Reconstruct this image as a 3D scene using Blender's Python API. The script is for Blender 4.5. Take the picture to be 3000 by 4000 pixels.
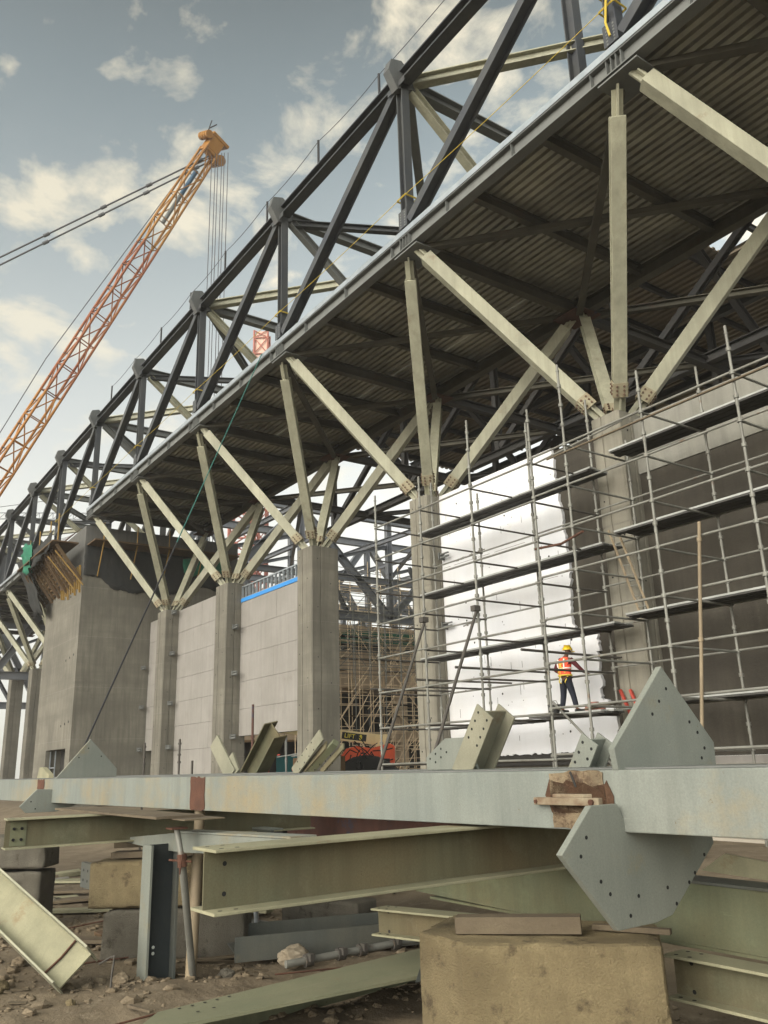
import bpy, bmesh, math, random
from mathutils import Vector, Matrix, noise
R_ = math.radians
rnd = random.Random(7)
for o in list(bpy.data.objects): bpy.data.objects.remove(o)
scn = bpy.context.scene
COL = scn.collection

# ---------------------------------------------------------------- camera
camd = bpy.data.cameras.new("camera"); cam = bpy.data.objects.new("camera", camd); COL.objects.link(cam)
camd.sensor_fit = 'HORIZONTAL'; camd.sensor_width = 36; camd.lens = 39.416
camd.clip_start = 0.1; camd.clip_end = 4000
PITCH, ROLL, TH = 0.29158, -0.03035, 0.61224
CAMLOC = Vector((13.2419, -16.6657, 1.75))
hd = Vector((-math.cos(TH), math.sin(TH), 0)); rt = Vector((math.sin(TH), math.cos(TH), 0)); zz = Vector((0, 0, 1))
fw = hd*math.cos(PITCH)+zz*math.sin(PITCH); up = -hd*math.sin(PITCH)+zz*math.cos(PITCH)
cr, sr = math.cos(ROLL), math.sin(ROLL)
R2 = rt*cr+up*sr; U2 = -rt*sr+up*cr
M = Matrix((R2, U2, -fw)).transposed().to_4x4(); M.translation = CAMLOC
cam.matrix_world = M
scn.camera = cam

# ---------------------------------------------------------------- sky, sun, exposure
SUN_DIR = Vector((0.15, -0.80, 0.44)).normalized()
w = bpy.data.worlds.new("World"); scn.world = w; w.use_nodes = True
nt = w.node_tree; nt.nodes.clear()
def N(t, **k):
    n = nt.nodes.new(t)
    for a, b in k.items(): setattr(n, a, b)
    return n
sky = N('ShaderNodeTexSky', sky_type='NISHITA', sun_disc=False)
sky.sun_elevation = math.asin(SUN_DIR.z)
sky.sun_rotation = math.atan2(SUN_DIR.x, SUN_DIR.y)
sky.air_density = 1.0; sky.dust_density = 3.0; sky.ozone_density = 1.5
hsv = N('ShaderNodeHueSaturation'); hsv.inputs['Saturation'].default_value = 0.36
nt.links.new(sky.outputs[0], hsv.inputs['Color'])
tc = N('ShaderNodeTexCoord'); sep = N('ShaderNodeSeparateXYZ'); nt.links.new(tc.outputs['Generated'], sep.inputs[0])
def math_(op, a, b=None, clamp=False):
    n = N('ShaderNodeMath', operation=op, use_clamp=clamp)
    for i, v in enumerate((a, b)):
        if v is None: continue
        if isinstance(v, (int, float)): n.inputs[i].default_value = v
        else: nt.links.new(v, n.inputs[i])
    return n.outputs[0]
zc = math_('ADD', math_('MAXIMUM', sep.outputs[2], 0.0), 0.22)
cx = math_('DIVIDE', sep.outputs[0], zc); cy = math_('DIVIDE', sep.outputs[1], zc)
cmb = N('ShaderNodeCombineXYZ'); nt.links.new(cx, cmb.inputs[0]); nt.links.new(cy, cmb.inputs[1])
cmb.inputs[2].default_value = 27.7
ns = N('ShaderNodeTexNoise'); ns.inputs['Scale'].default_value = 8.0; ns.inputs['Detail'].default_value = 8; ns.inputs['Roughness'].default_value = 0.56
ns.inputs['Distortion'].default_value = 0.25
nt.links.new(cmb.outputs[0], ns.inputs['Vector'])
rmp = N('ShaderNodeValToRGB'); rmp.color_ramp.elements[0].position = 0.5; rmp.color_ramp.elements[1].position = 0.64
nt.links.new(ns.outputs['Fac'], rmp.inputs[0])
grd = N('ShaderNodeMapRange'); grd.inputs[1].default_value = 0.26; grd.inputs[2].default_value = 0.78; grd.inputs[3].default_value = 1.12; grd.inputs[4].default_value = 0.20
nt.links.new(sep.outputs[2], grd.inputs[0])
haze = N('ShaderNodeMixRGB'); haze.inputs[0].default_value = 0.72; nt.links.new(hsv.outputs[0], haze.inputs[1])
hzm = N('ShaderNodeMapRange'); hzm.inputs[1].default_value = 0.25; hzm.inputs[2].default_value = 0.68; nt.links.new(sep.outputs[2], hzm.inputs[0])
hzc = N('ShaderNodeMixRGB'); hzc.inputs[1].default_value = (4.0, 3.95, 3.5, 1); hzc.inputs[2].default_value = (2.75, 3.5, 3.75, 1)
nt.links.new(hzm.outputs[0], hzc.inputs[0]); nt.links.new(hzc.outputs[0], haze.inputs[2])
dim = N('ShaderNodeMixRGB', blend_type='MULTIPLY'); dim.inputs[0].default_value = 1.0
nt.links.new(haze.outputs[0], dim.inputs[1]); nt.links.new(grd.outputs[0], dim.inputs[2])
# broad sky brightening behind the camera, added to light the facade
vm = N('ShaderNodeVectorMath', operation='DOT_PRODUCT'); nt.links.new(tc.outputs['Generated'], vm.inputs[0]); vm.inputs[1].default_value = tuple(Vector((SUN_DIR.x+.35, SUN_DIR.y, SUN_DIR.z-.1)).normalized())
glow = math_('ADD', math_('MULTIPLY', math_('POWER', math_('MAXIMUM', vm.outputs['Value'], 0.0), 1.3), 3.3), 1.0)
# sky brightening added behind the roof for the sun's halo
v2 = N('ShaderNodeVectorMath', operation='DOT_PRODUCT'); nt.links.new(tc.outputs['Generated'], v2.inputs[0]); v2.inputs[1].default_value = tuple(Vector((-.42, .78, .42)).normalized())
glow2 = math_('MULTIPLY', math_('POWER', math_('MAXIMUM', v2.outputs['Value'], 0.0), 7.0), 0.5)
glow = math_('ADD', glow, glow2)
gl = N('ShaderNodeMixRGB', blend_type='MULTIPLY'); gl.inputs[0].default_value = 1.0
# clouds thin out towards the horizon haze
hz = N('ShaderNodeMapRange'); hz.inputs[1].default_value = 0.22; hz.inputs[2].default_value = 0.5; nt.links.new(sep.outputs[2], hz.inputs[0])
cm = math_('MULTIPLY', math_('MULTIPLY', rmp.outputs[0], hz.outputs[0]), 0.66)
mix = N('ShaderNodeMixRGB'); nt.links.new(cm, mix.inputs[0]); nt.links.new(dim.outputs[0], mix.inputs[1])
mix.inputs[2].default_value = (4.6, 4.1, 3.05, 1)
bg = N('ShaderNodeBackground'); bg.inputs[1].default_value = 0.13
nt.links.new(mix.outputs[0], gl.inputs[1]); nt.links.new(glow, gl.inputs[2]); nt.links.new(gl.outputs[0], bg.inputs[0])
out = N('ShaderNodeOutputWorld'); nt.links.new(bg.outputs[0], out.inputs[0])
sl = bpy.data.lights.new("sun", 'SUN'); so = bpy.data.objects.new("sun", sl); COL.objects.link(so)
sl.energy = 1.3; sl.angle = R_(60); sl.color = (1, 0.88, 0.68)
so.rotation_euler = SUN_DIR.to_track_quat('Z', 'Y').to_euler()
scn.view_settings.view_transform = 'Standard'; scn.view_settings.look = 'None'; scn.view_settings.gamma = 1
scn.view_settings.exposure = 0.82
scn.render.engine = 'CYCLES'
scn.cycles.max_bounces = 6; scn.cycles.diffuse_bounces = 4

# ---------------------------------------------------------------- materials
MATS = {}
def mat(name, base, var=None, scale=1.2, streak=0.0, spot=None, spotamt=0.62, spotscale=2.5, rough=0.75, metal=0.0, bump=0.12, bscale=18.0, fine=0.12, emit=None, soft=0.1, chips=None, bands=0.0):
    """weathered surface: large patches, vertical streaks, fine grain, rust or dirt spots; all in world space"""
    if name in MATS: return MATS[name]
    m = bpy.data.materials.new(name); m.use_nodes = True; t = m.node_tree; t.nodes.clear()
    def n(ty, **k):
        x = t.nodes.new(ty)
        for a, b in k.items(): setattr(x, a, b)
        return x
    L = t.links.new
    g = n('ShaderNodeNewGeometry'); pos = g.outputs['Position']
    def nz(sc, det=5, ro=0.6, vec=None):
        x = n('ShaderNodeTexNoise'); x.inputs['Scale'].default_value = sc; x.inputs['Detail'].default_value = det; x.inputs['Roughness'].default_value = ro
        L(vec or pos, x.inputs['Vector']); return x.outputs['Fac']
    def ramp(f, a, b):
        r = n('ShaderNodeMapRange'); r.inputs[1].default_value = a; r.inputs[2].default_value = b; L(f, r.inputs[0]); return r.outputs[0]
    def mx(f, c1, c2, mode='MIX'):
        x = n('ShaderNodeMixRGB', blend_type=mode)
        for i, v in enumerate((f, c1, c2)):
            if isinstance(v, (int, float)): x.inputs[i].default_value = v
            elif isinstance(v, tuple): x.inputs[i].default_value = v+(1,)
            else: L(v, x.inputs[i])
        return x.outputs[0]
    var = var or tuple(c*0.8 for c in base)
    col = mx(ramp(nz(scale), 0.32, 0.68), base, var)
    if streak:
        mp = n('ShaderNodeVectorMath', operation='MULTIPLY'); mp.inputs[1].default_value = (5.0, 5.0, 0.35); L(pos, mp.inputs[0])
        st = ramp(nz(1.0, 6, 0.65, mp.outputs[0]), 0.42, 0.72)
        sm = n('ShaderNodeMath', operation='MULTIPLY'); L(st, sm.inputs[0]); sm.inputs[1].default_value = streak
        col = mx(sm.outputs[0], col, tuple(c*0.35 for c in base))
    if spot:
        sp = ramp(nz(spotscale, 7, 0.7), spotamt, spotamt+soft)
        col = mx(sp, col, spot)
    if bands:
        mb = n('ShaderNodeVectorMath', operation='MULTIPLY'); mb.inputs[1].default_value = (0.12, 0.12, 1.5); L(pos, mb.inputs[0])
        bs = n('ShaderNodeMath', operation='MULTIPLY'); L(ramp(nz(1.0, 4, 0.6, mb.outputs[0]), 0.45, 0.62), bs.inputs[0]); bs.inputs[1].default_value = bands
        col = mx(bs.outputs[0], col, tuple(c*0.5 for c in base))
    if chips:
        col = mx(ramp(nz(11, 8, 0.75), 0.66, 0.70), col, chips)
        mc = n('ShaderNodeVectorMath', operation='MULTIPLY'); mc.inputs[1].default_value = (2.0, 2.0, 26.0); L(pos, mc.inputs[0])
        scr = n('ShaderNodeMath', operation='MULTIPLY'); L(ramp(nz(1.0, 4, 0.7, mc.outputs[0]), 0.68, 0.72), scr.inputs[0]); scr.inputs[1].default_value = 0.35
        col = mx(scr.outputs[0], col, tuple(min(1, c*1.5) for c in base))
    if fine:
        fn = ramp(nz(70, 3, 0.6), 0.3, 0.7)
        fm = n('ShaderNodeMath', operation='MULTIPLY'); L(fn, fm.inputs[0]); fm.inputs[1].default_value = fine*2
        col = mx(fm.outputs[0], col, tuple(c*0.55 for c in base))
    p = n('ShaderNodeBsdfPrincipled'); L(col, p.inputs['Base Color'])
    p.inputs['Roughness'].default_value = rough; p.inputs['Metallic'].default_value = metal
    p.inputs['Specular IOR Level'].default_value = 0.3
    if bump:
        b = n('ShaderNodeBump'); b.inputs['Strength'].default_value = bump; b.inputs['Distance'].default_value = 0.03
        L(nz(bscale, 6, 0.65), b.inputs['Height']); L(b.outputs[0], p.inputs['Normal'])
    if emit: p.inputs['Emission Color'].default_value = emit+(1,); p.inputs['Emission Strength'].default_value = 1
    o = n('ShaderNodeOutputMaterial'); L(p.outputs[0], o.inputs[0])
    MATS[name] = m; return m

pale_steel = mat('pale_steel', (.385, .375, .275), (.255, .25, .185), 0.9, 0.5, (.16, .10, .055), 0.62, 1.3, rough=.6, bump=.06, soft=.15, fine=.2, chips=(.14, .09, .055))
slate_steel = mat('slate_steel', (.036, .040, .048), (.062, .063, .06), 0.8, 0.35, (.09, .07, .045), 0.62, 0.9, rough=.5, bump=.04, soft=.15)
grey_steel = mat('grey_steel', (.15, .155, .145), (.11, .115, .11), 0.6, 0.25, (.14, .10, .06), 0.66, 0.9, rough=.6, bump=.05)
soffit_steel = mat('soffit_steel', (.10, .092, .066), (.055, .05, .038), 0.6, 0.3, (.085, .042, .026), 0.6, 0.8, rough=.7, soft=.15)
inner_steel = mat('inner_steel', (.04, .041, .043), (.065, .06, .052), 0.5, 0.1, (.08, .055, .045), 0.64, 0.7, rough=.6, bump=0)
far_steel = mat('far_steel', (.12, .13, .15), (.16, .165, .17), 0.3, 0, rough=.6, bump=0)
deck_mat = mat('deck_metal', (.44, .42, .34), (.24, .23, .19), 0.7, 0, (.045, .042, .036), 0.56, 0.45, rough=.5, metal=.35, bump=.03, soft=.25)
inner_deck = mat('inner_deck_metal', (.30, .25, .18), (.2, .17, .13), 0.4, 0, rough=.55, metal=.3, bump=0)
galv = mat('galvanised', (.36, .39, .41), (.26, .29, .31), 3, 0.15, rough=.4, metal=.5, bump=.03)
concrete = mat('concrete', (.195, .182, .148), (.112, .104, .085), 0.5, 0.75, (.062, .056, .046), 0.60, 0.9, rough=.9, bump=.3, bscale=9, soft=.22, fine=.2, bands=.55)
concrete_light = mat('pale_concrete', (.25, .235, .19), (.16, .148, .118), 0.5, 0.6, (.09, .08, .065), 0.62, 0.9, rough=.9, bump=.3, bscale=9, soft=.22, fine=.2, bands=.4)
concrete_dark = mat('dark_concrete', (.22, .205, .18), (.16, .15, .13), 0.5, 0.55, (.1, .09, .08), 0.64, 0.8, rough=.9, bump=.25, bscale=9, bands=.4)
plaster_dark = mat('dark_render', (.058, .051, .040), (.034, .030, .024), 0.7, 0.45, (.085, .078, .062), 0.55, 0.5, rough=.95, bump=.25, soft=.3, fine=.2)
plaster_white = mat('white_board', (.62, .63, .66), (.59, .585, .585), 0.35, 0.06, (.53, .51, .47), 0.62, 0.8, rough=.9, bump=.06, fine=.05, soft=.3)
stone_panel = mat('stone_panel', (.245, .232, .213), (.20, .188, .17), 0.6, 0.25, (.16, .142, .12), 0.60, 1.0, rough=.9, bump=.1, soft=.25)
blue_tape = mat('blue_film', (.03, .22, .55), (.03, .18, .46), 2, rough=.5)
scaf = mat('scaffold_tube', (0.212, 0.212, 0.187), (0.136, 0.132, 0.115), 2.5, 0.0, (.13, .085, .055), 0.6, 3.5, rough=.55, metal=.2, bump=.1, bscale=60)
scaf_dark = mat('dirty_tube', (.075, .068, .058), (.05, .045, .04), 3, 0, (.12, .085, .055), 0.6, 5, rough=.8, bump=.2, bscale=50)
scaf_far = mat('far_scaffold_tube', (.78, .62, .42), (.64, .5, .34), 0.6, 0, rough=.7, bump=0)
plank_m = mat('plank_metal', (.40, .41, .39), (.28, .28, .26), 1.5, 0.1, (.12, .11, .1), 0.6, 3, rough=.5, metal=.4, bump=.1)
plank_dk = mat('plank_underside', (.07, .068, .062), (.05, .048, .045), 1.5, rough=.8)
wood = mat('weathered_timber', (0.140, 0.112, 0.073), (0.091, 0.070, 0.049), 2.0, 0.2, (.07, .055, .04), 0.62, 3, rough=.9, bump=.4, bscale=25)
bamboo = mat('pale_pole', (.27, .215, .14), (.19, .15, .10), 2.0, 0.3, rough=.7, bump=.1)
girder_m = mat('primed_girder', (.215, .228, .20), (.165, .186, .172), 0.9, 0.42, (.27, .19, .075), 0.51, 0.5, rough=.6, bump=.08, bscale=30, soft=.22, fine=.25, chips=(.11, .065, .035))
gusset_m = mat('primed_plate', (.205, .215, .185), (.15, .165, .145), 1.2, 0.3, (.2, .165, .09), 0.56, 1.6, rough=.6, bump=.06, bscale=30, soft=.2, fine=.25, chips=(.11, .065, .035))
dusty_steel = mat('dusty_steel', (.31, .292, .19), (.19, .187, .122), 1.1, 0.35, (.19, .115, .055), 0.58, 1.6, rough=.7, bump=.12, soft=.15, fine=.22, chips=(.07, .045, .025))
stub_steel = mat('stub_steel', (.235, .225, .165), (.16, .158, .115), 1.3, .35, (.13, .085, .045), .6, 2, rough=.7, bump=.1, soft=.15, fine=.2, chips=(.07, .045, .025))
brown_web = mat('brown_web', (.125, .10, .055), (.10, .105, .065), 0.9, 0.45, (.17, .16, .105), 0.55, 1.3, rough=.8, bump=.12, soft=.2, fine=.2, chips=(.07, .045, .025))  # web steel, a darker brown than the flanges
olive_steel = mat('olive_steel', (.12, .135, .085), (.14, .125, .065), 1.0, 0.35, (.16, .175, .10), 0.56, 1.2, rough=.7, bump=.1, soft=.2, fine=.18, chips=(.07, .045, .025))
bluish_steel = mat('bluish_steel', (.07, .078, .072), (.095, .093, .075), 1.2, 0.25, (.16, .14, .09), 0.62, 2, rough=.6, soft=.15, fine=.18)
rust = mat('rust', (.11, .05, .032), (.07, .035, .024), 4, 0.3, (.22, .15, .09), 0.62, 6, rough=.95, bump=.5, bscale=40, soft=.15)
rust_pale = mat('scorched_paint', (.25, .20, .13), (.15, .095, .055), 5, 0.6, (.045, .024, .016), 0.50, 5, rough=.9, bump=.7, bscale=45, soft=.12, chips=(.30, .28, .21))
red_rust = mat('red_oxide', (.105, .048, .035), (.07, .04, .032), 3, 0.3, (.04, .05, .08), .6, 1.5, rough=.85)
blockm = mat('block_concrete', (.27, .215, .12), (.155, .12, .066), 2.4, 0.35, (.07, .052, .032), 0.54, 3.2, rough=.95, bump=.9, bscale=70, soft=.08, fine=.35, chips=(.055, .042, .028))
blockg = mat('grey_block_concrete', (.16, .145, .115), (.105, .094, .074), 2.4, 0.35, (.055, .048, .036), 0.56, 3.0, rough=.95, bump=.9, bscale=70, soft=.08, fine=.3, chips=(.045, .04, .03))
dirt = mat('dirt', (.20, .158, .106), (.115, .088, .056), 1.3, 0, (.235, .19, .132), 0.55, 3.2, rough=1, bump=1.0, bscale=9, fine=.35, soft=.12)
yellow_p = mat('crane_yellow', (.30, .135, .014), (.2, .085, .014), 0.5, 0, (.12, .06, .02), .6, 1.5, rough=.5, bump=0)
orange_p = mat('crane_orange', (.35, .145, .016), (.26, .10, .016), 0.4, 0, rough=.5, bump=0)
redp = mat('crane_red', (.20, .05, .018), (.27, .095, .018), 0.35, 0, rough=.5, bump=0)
dark_m = mat('dark_cable', (.02, .02, .022), rough=.6, bump=0, fine=0)
steel_rope = mat('wire_rope', (.06, .06, .065), rough=.5, bump=0, fine=0)
green_rope = mat('green_rope', (.03, .13, .11), rough=.8, bump=0)
yellow_rope = mat('yellow_rope', (.50, .38, .05), (.42, .3, .05), 8, rough=.8, bump=0)
mast_red = mat('mast_red', (.36, .13, .10), (.32, .12, .09), .3, rough=.7, bump=0)
mast_yel = mat('mast_yellow', (.62, .45, .16), rough=.7, bump=0)
lift_or = mat('lift_orange', (.80, .12, .04), (.66, .095, .035), .6, rough=.45, bump=0)
lift_cr = mat('lift_cream', (.85, .70, .38), (.78, .63, .35), .6, rough=.5, bump=0)
black_p = mat('black_paint', (.015, .015, .015), rough=.5, bump=0, fine=0)
sign_yel = mat('sign_yellow', (.75, .65, .06), rough=.6, bump=0, fine=0)
net_green = mat('green_net', (.03, .17, .10), (.02, .11, .07), 2, rough=.9, bump=0)
net_dark = mat('dark_net', (.018, .02, .02), (.028, .027, .024), 2, rough=.9, bump=0)
form_wood = mat('formwork_timber', (.085, .052, .03), (.11, .07, .03), 1, rough=.9)
form_yel = mat('formwork_prop_yellow', (.26, .16, .035), (.2, .12, .03), 1, rough=.7)
skin = mat('skin', (.12, .06, .035), rough=.6, bump=0, fine=0)
vest_m = mat('orange_vest', (.85, .10, .045), (.72, .08, .04), 6, rough=.8, bump=0, fine=.03)
vest_r = mat('reflective_tape', (.75, .78, .72), rough=.4, bump=0, fine=0)
shirt_m = mat('dark_red_shirt', (.10, .018, .022), (.07, .015, .02), 6, rough=.9, bump=0)
trouser_m = mat('dark_trousers', (.012, .014, .022), (.018, .02, .03), 6, rough=.9, bump=0)
helmet_m = mat('yellow_helmet', (.80, .55, .02), rough=.35, bump=0, fine=0)
hair_m = mat('black_hair', (.01, .01, .012), rough=.8, bump=0, fine=0)
strap_m = mat('harness_strap', (.55, .42, .06), rough=.8, bump=0, fine=0)
white_p = mat('pale_paint', (.7, .72, .66), rough=.6, bump=0)
brick_m = mat('red_block', (.28, .12, .09), (.22, .1, .08), 5, rough=.9)
green_p = mat('green_paint', (.03, .22, .08), (.03, .18, .07), 2, rough=.6)
teal_p = mat('teal_paint', (.03, .2, .22), rough=.6, bump=0)
pink_p = mat('red_sign', (.6, .08, .09), rough=.6, bump=0)
hole_m = mat('bolt_hole', (.012, .012, .012), rough=.9, bump=0, fine=0)
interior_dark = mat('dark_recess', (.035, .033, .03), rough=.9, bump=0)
slab_m = mat('far_slab', (.62, .49, .35), (.48, .38, .27), .3, .3, rough=.95, bump=0)
red_prop = mat('red_prop', (.42, .06, .04), rough=.6, bump=0)
cloth_m = mat('dusty_sack', (.27, .23, .17), (.2, .165, .115), 6, rough=.95, bump=.4)

# ---------------------------------------------------------------- mesh helpers
def V(*a): return Vector(a)
def frame(d, upv=None):
    d = d.normalized(); u = Vector(upv) if upv is not None else V(0, 0, 1)
    if abs(d.dot(u.normalized())) > 0.98: u = V(0, 1, 0)
    s = d.cross(u).normalized(); return s, s.cross(d).normalized()      # side, up
class MB:
    def __init__(s): s.v = []; s.f = []; s.sm = []; s.mi = []
    def add(s, vs, fs, smooth=False, mi=0):
        b = len(s.v); s.v += [Vector(x) for x in vs]
        for f in fs: s.f.append(tuple(b+i for i in f)); s.sm.append(smooth); s.mi.append(mi)
        return s
    def box(s, c, ax, ay, az, mi=0):
        c = Vector(c); ax, ay, az = Vector(ax), Vector(ay), Vector(az)
        vs = [c+i*ax+j*ay+k*az for k in (-1, 1) for j in (-1, 1) for i in (-1, 1)]
        return s.add(vs, [(0, 2, 3, 1), (4, 5, 7, 6), (0, 1, 5, 4), (2, 6, 7, 3), (0, 4, 6, 2), (1, 3, 7, 5)], mi=mi)
    def abox(s, a, b, mi=0):
        a, b = Vector(a), Vector(b); c = (a+b)/2; h = (b-a)/2
        return s.box(c, (h.x, 0, 0), (0, h.y, 0), (0, 0, h.z), mi)
    def bar(s, p, q, w, h, upv=None, mi=0):
        p, q = Vector(p), Vector(q); si, u = frame(q-p, upv)
        return s.box((p+q)/2, (q-p)/2, si*(w/2), u*(h/2), mi)
    def hbar(s, p, q, depth, width, tf=0.03, tw=0.025, upv=None, mi=0):
        """I section: flanges at +-depth/2 along up"""
        p, q = Vector(p), Vector(q); si, u = frame(q-p, upv); ax = (q-p)/2; c = (p+q)/2
        s.box(c+u*(depth/2-tf/2), ax, si*(width/2), u*(tf/2), mi)
        s.box(c-u*(depth/2-tf/2), ax, si*(width/2), u*(tf/2), mi)
        s.box(c, ax*0.999, si*(tw/2), u*(depth/2-tf), mi); return s
    def tube(s, p, q, r, n=8, r2=None, cap=True, mi=0):
        p, q = Vector(p), Vector(q); si, u = frame(q-p); r2 = r if r2 is None else r2; vs = []
        for c, rr in ((p, r), (q, r2)):
            for i in range(n):
                a = 2*math.pi*i/n; vs.append(c+si*(math.cos(a)*rr)+u*(math.sin(a)*rr))
        s.add(vs, [(i, (i+1) % n, n+(i+1) % n, n+i) for i in range(n)], True, mi)
        if cap: s.add(vs[:n], [tuple(range(n-1, -1, -1))], mi=mi); s.add(vs[n:], [tuple(range(n))], mi=mi)
        return s
    def path(s, pts, r, n=6, mi=0):
        for a, b in zip(pts, pts[1:]): s.tube(a, b, r, n, mi=mi)
        return s
    def prism(s, poly, nrm, t, mi=0):
        """poly: coplanar 3D points, extruded t along nrm (centred)"""
        nrm = Vector(nrm).normalized()*(t/2); k = len(poly); a = [Vector(p)-nrm for p in poly]; b = [Vector(p)+nrm for p in poly]
        s.add(a+b, [tuple(range(k-1, -1, -1)), tuple(range(k, 2*k))]+[(i, (i+1) % k, k+(i+1) % k, k+i) for i in range(k)], mi=mi); return s
    def disc(s, c, nrm, r, t=0.004, n=10, mi=0):
        nrm = Vector(nrm).normalized(); return s.tube(Vector(c)-nrm*t, Vector(c)+nrm*t, r, n, mi=mi)
    def dome(s, c, r, rz, n=14, m=6, mi=0):
        c = Vector(c); vs = []
        for j in range(m+1):
            a = math.pi/2*j/m
            for i in range(n):
                b = 2*math.pi*i/n; vs.append(c+V(math.cos(b)*math.cos(a)*r, math.sin(b)*math.cos(a)*r, math.sin(a)*rz))
        s.add(vs, [(j*n+i, j*n+(i+1) % n, (j+1)*n+(i+1) % n, (j+1)*n+i) for j in range(m) for i in range(n)], True, mi)
        return s
    def build(s, name, m, parent=None, origin=None, bevel=0):
        o0 = Vector(parent['_o']) if parent is not None and '_o' in parent.keys() else None
        org = o0 if o0 is not None else (Vector(origin) if origin is not None else V(0, 0, 0))
        me = bpy.data.meshes.new(name); me.from_pydata([v-org for v in s.v], [], s.f)
        ms = m if isinstance(m, (list, tuple)) else [m]
        for x in ms: me.materials.append(x)
        me.polygons.foreach_set('use_smooth', s.sm); me.polygons.foreach_set('material_index', s.mi)
        me.update()
        bm = bmesh.new(); bm.from_mesh(me); bmesh.ops.recalc_face_normals(bm, faces=bm.faces); bm.to_mesh(me); bm.free()
        o = bpy.data.objects.new(name, me); COL.objects.link(o)
        if parent is not None:
            o.parent = parent; o['_o'] = tuple(org)
        else:
            o.location = org; o['_o'] = tuple(org)
        if bevel:
            b = o.modifiers.new('bevel', 'BEVEL'); b.width = bevel; b.segments = 2; b.limit_method = 'ANGLE'; b.angle_limit = R_(40)
        return o
def tag(o, label, cat, group=None):
    o['label'] = label; o['category'] = cat; o['kind'] = 'thing'
    if group: o['group'] = group
    return o
def thing(name, loc, label, cat, group=None):
    o = bpy.data.objects.new(name, None); COL.objects.link(o); o.location = loc; o['_o'] = tuple(loc); o.empty_display_size = .3
    return tag(o, label, cat, group)
def struct(o): o['kind'] = 'structure'; return o
def stuff(o, label=None, cat=None):
    if label: tag(o, label, cat)
    o['kind'] = 'stuff'
    return o
def catenary(a, b, sag, n=10):
    a, b = Vector(a), Vector(b)
    return [a.lerp(b, i/n)-V(0, 0, sag*4*(i/n)*(1-i/n)) for i in range(n+1)]

# ================================================================ GROUND
def hgt(x, y):
    p = V(x*0.55, y*0.55, 0.3); h = noise.noise(p)*0.13+noise.noise(p*2.6)*0.075+noise.noise(p*6.3)*0.035+noise.noise(p*13)*.018
    near = max(0, 1-math.hypot(x-6.5, y+13.5)/16)
    t = min(1, max(0, (y+8)/4)); t = t*t*(3-2*t)
    return h*near-0.04*(1-near)-0.7*(1-t)
def axis(lo, hi, a, b, st):
    r = []; x = a
    while x <= b+1e-6: r.append(x); x += st
    d = st; x = a; l = []
    while x > lo: d *= 1.35; x -= d; l.append(max(x, lo))
    d = st; x = b; h = []
    while x < hi: d *= 1.35; x += d; h.append(min(x, hi))
    return l[::-1]+r+h
xs = axis(-400, 400, -3, 12, 0.07); ys = axis(-400, 400, -16.5, -8.5, 0.07)
g = MB(); nx = len(xs)
for y in ys:
    for x in xs: g.v.append(V(x, y, hgt(x, y)))
for j in range(len(ys)-1):
    for i in range(nx-1):
        g.f.append((j*nx+i, j*nx+i+1, (j+1)*nx+i+1, (j+1)*nx+i)); g.sm.append(True); g.mi.append(0)
struct(g.build('ground', dirt))
struct(MB().abox((-70, .3, -.3), (45, 70, .02)).build('bounce_floor', mat('bounce_slab', (.40, .36, .30), (.32, .29, .24), .4, 0, rough=.95, bump=.1)))  # pale slab added out of view to bounce light up to the soffit
# loose earth, pebbles and lumps: nobody could count them
cl = MB()
gr_ = (1+5**.5)/2
ICO = [V(*p).normalized() for p in ((-1, gr_, 0), (1, gr_, 0), (-1, -gr_, 0), (1, -gr_, 0), (0, -1, gr_), (0, 1, gr_), (0, -1, -gr_), (0, 1, -gr_), (gr_, 0, -1), (gr_, 0, 1), (-gr_, 0, -1), (-gr_, 0, 1))]
ICF = [(0, 11, 5), (0, 5, 1), (0, 1, 7), (0, 7, 10), (0, 10, 11), (1, 5, 9), (5, 11, 4), (11, 10, 2), (10, 7, 6), (7, 1, 8), (3, 9, 4), (3, 4, 2), (3, 2, 6), (3, 6, 8), (3, 8, 9), (4, 9, 5), (2, 4, 11), (6, 2, 10), (8, 6, 7), (9, 8, 1)]
for k in range(6500):
    x = rnd.uniform(-4, 11); y = rnd.uniform(-15.6, -8.6)
    if noise.noise(V(x*.8, y*.8, 4)) < rnd.uniform(-.5, .25): continue
    s = rnd.choice((.008, .01, .012, .016, .02, .03, .045, .01, .014, .02, .03, .045, .075))*rnd.uniform(.6, 1.3); c = V(x, y, hgt(x, y)+s*.15)
    cl.add([c+V(p.x*rnd.uniform(.7, 1.5), p.y*rnd.uniform(.7, 1.5), p.z*rnd.uniform(.4, .8))*s for p in ICO], ICF)
stuff(cl.build('loose_earth', dirt), 'loose lumps of dry brown earth scattered on the site floor', 'rubble')

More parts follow.
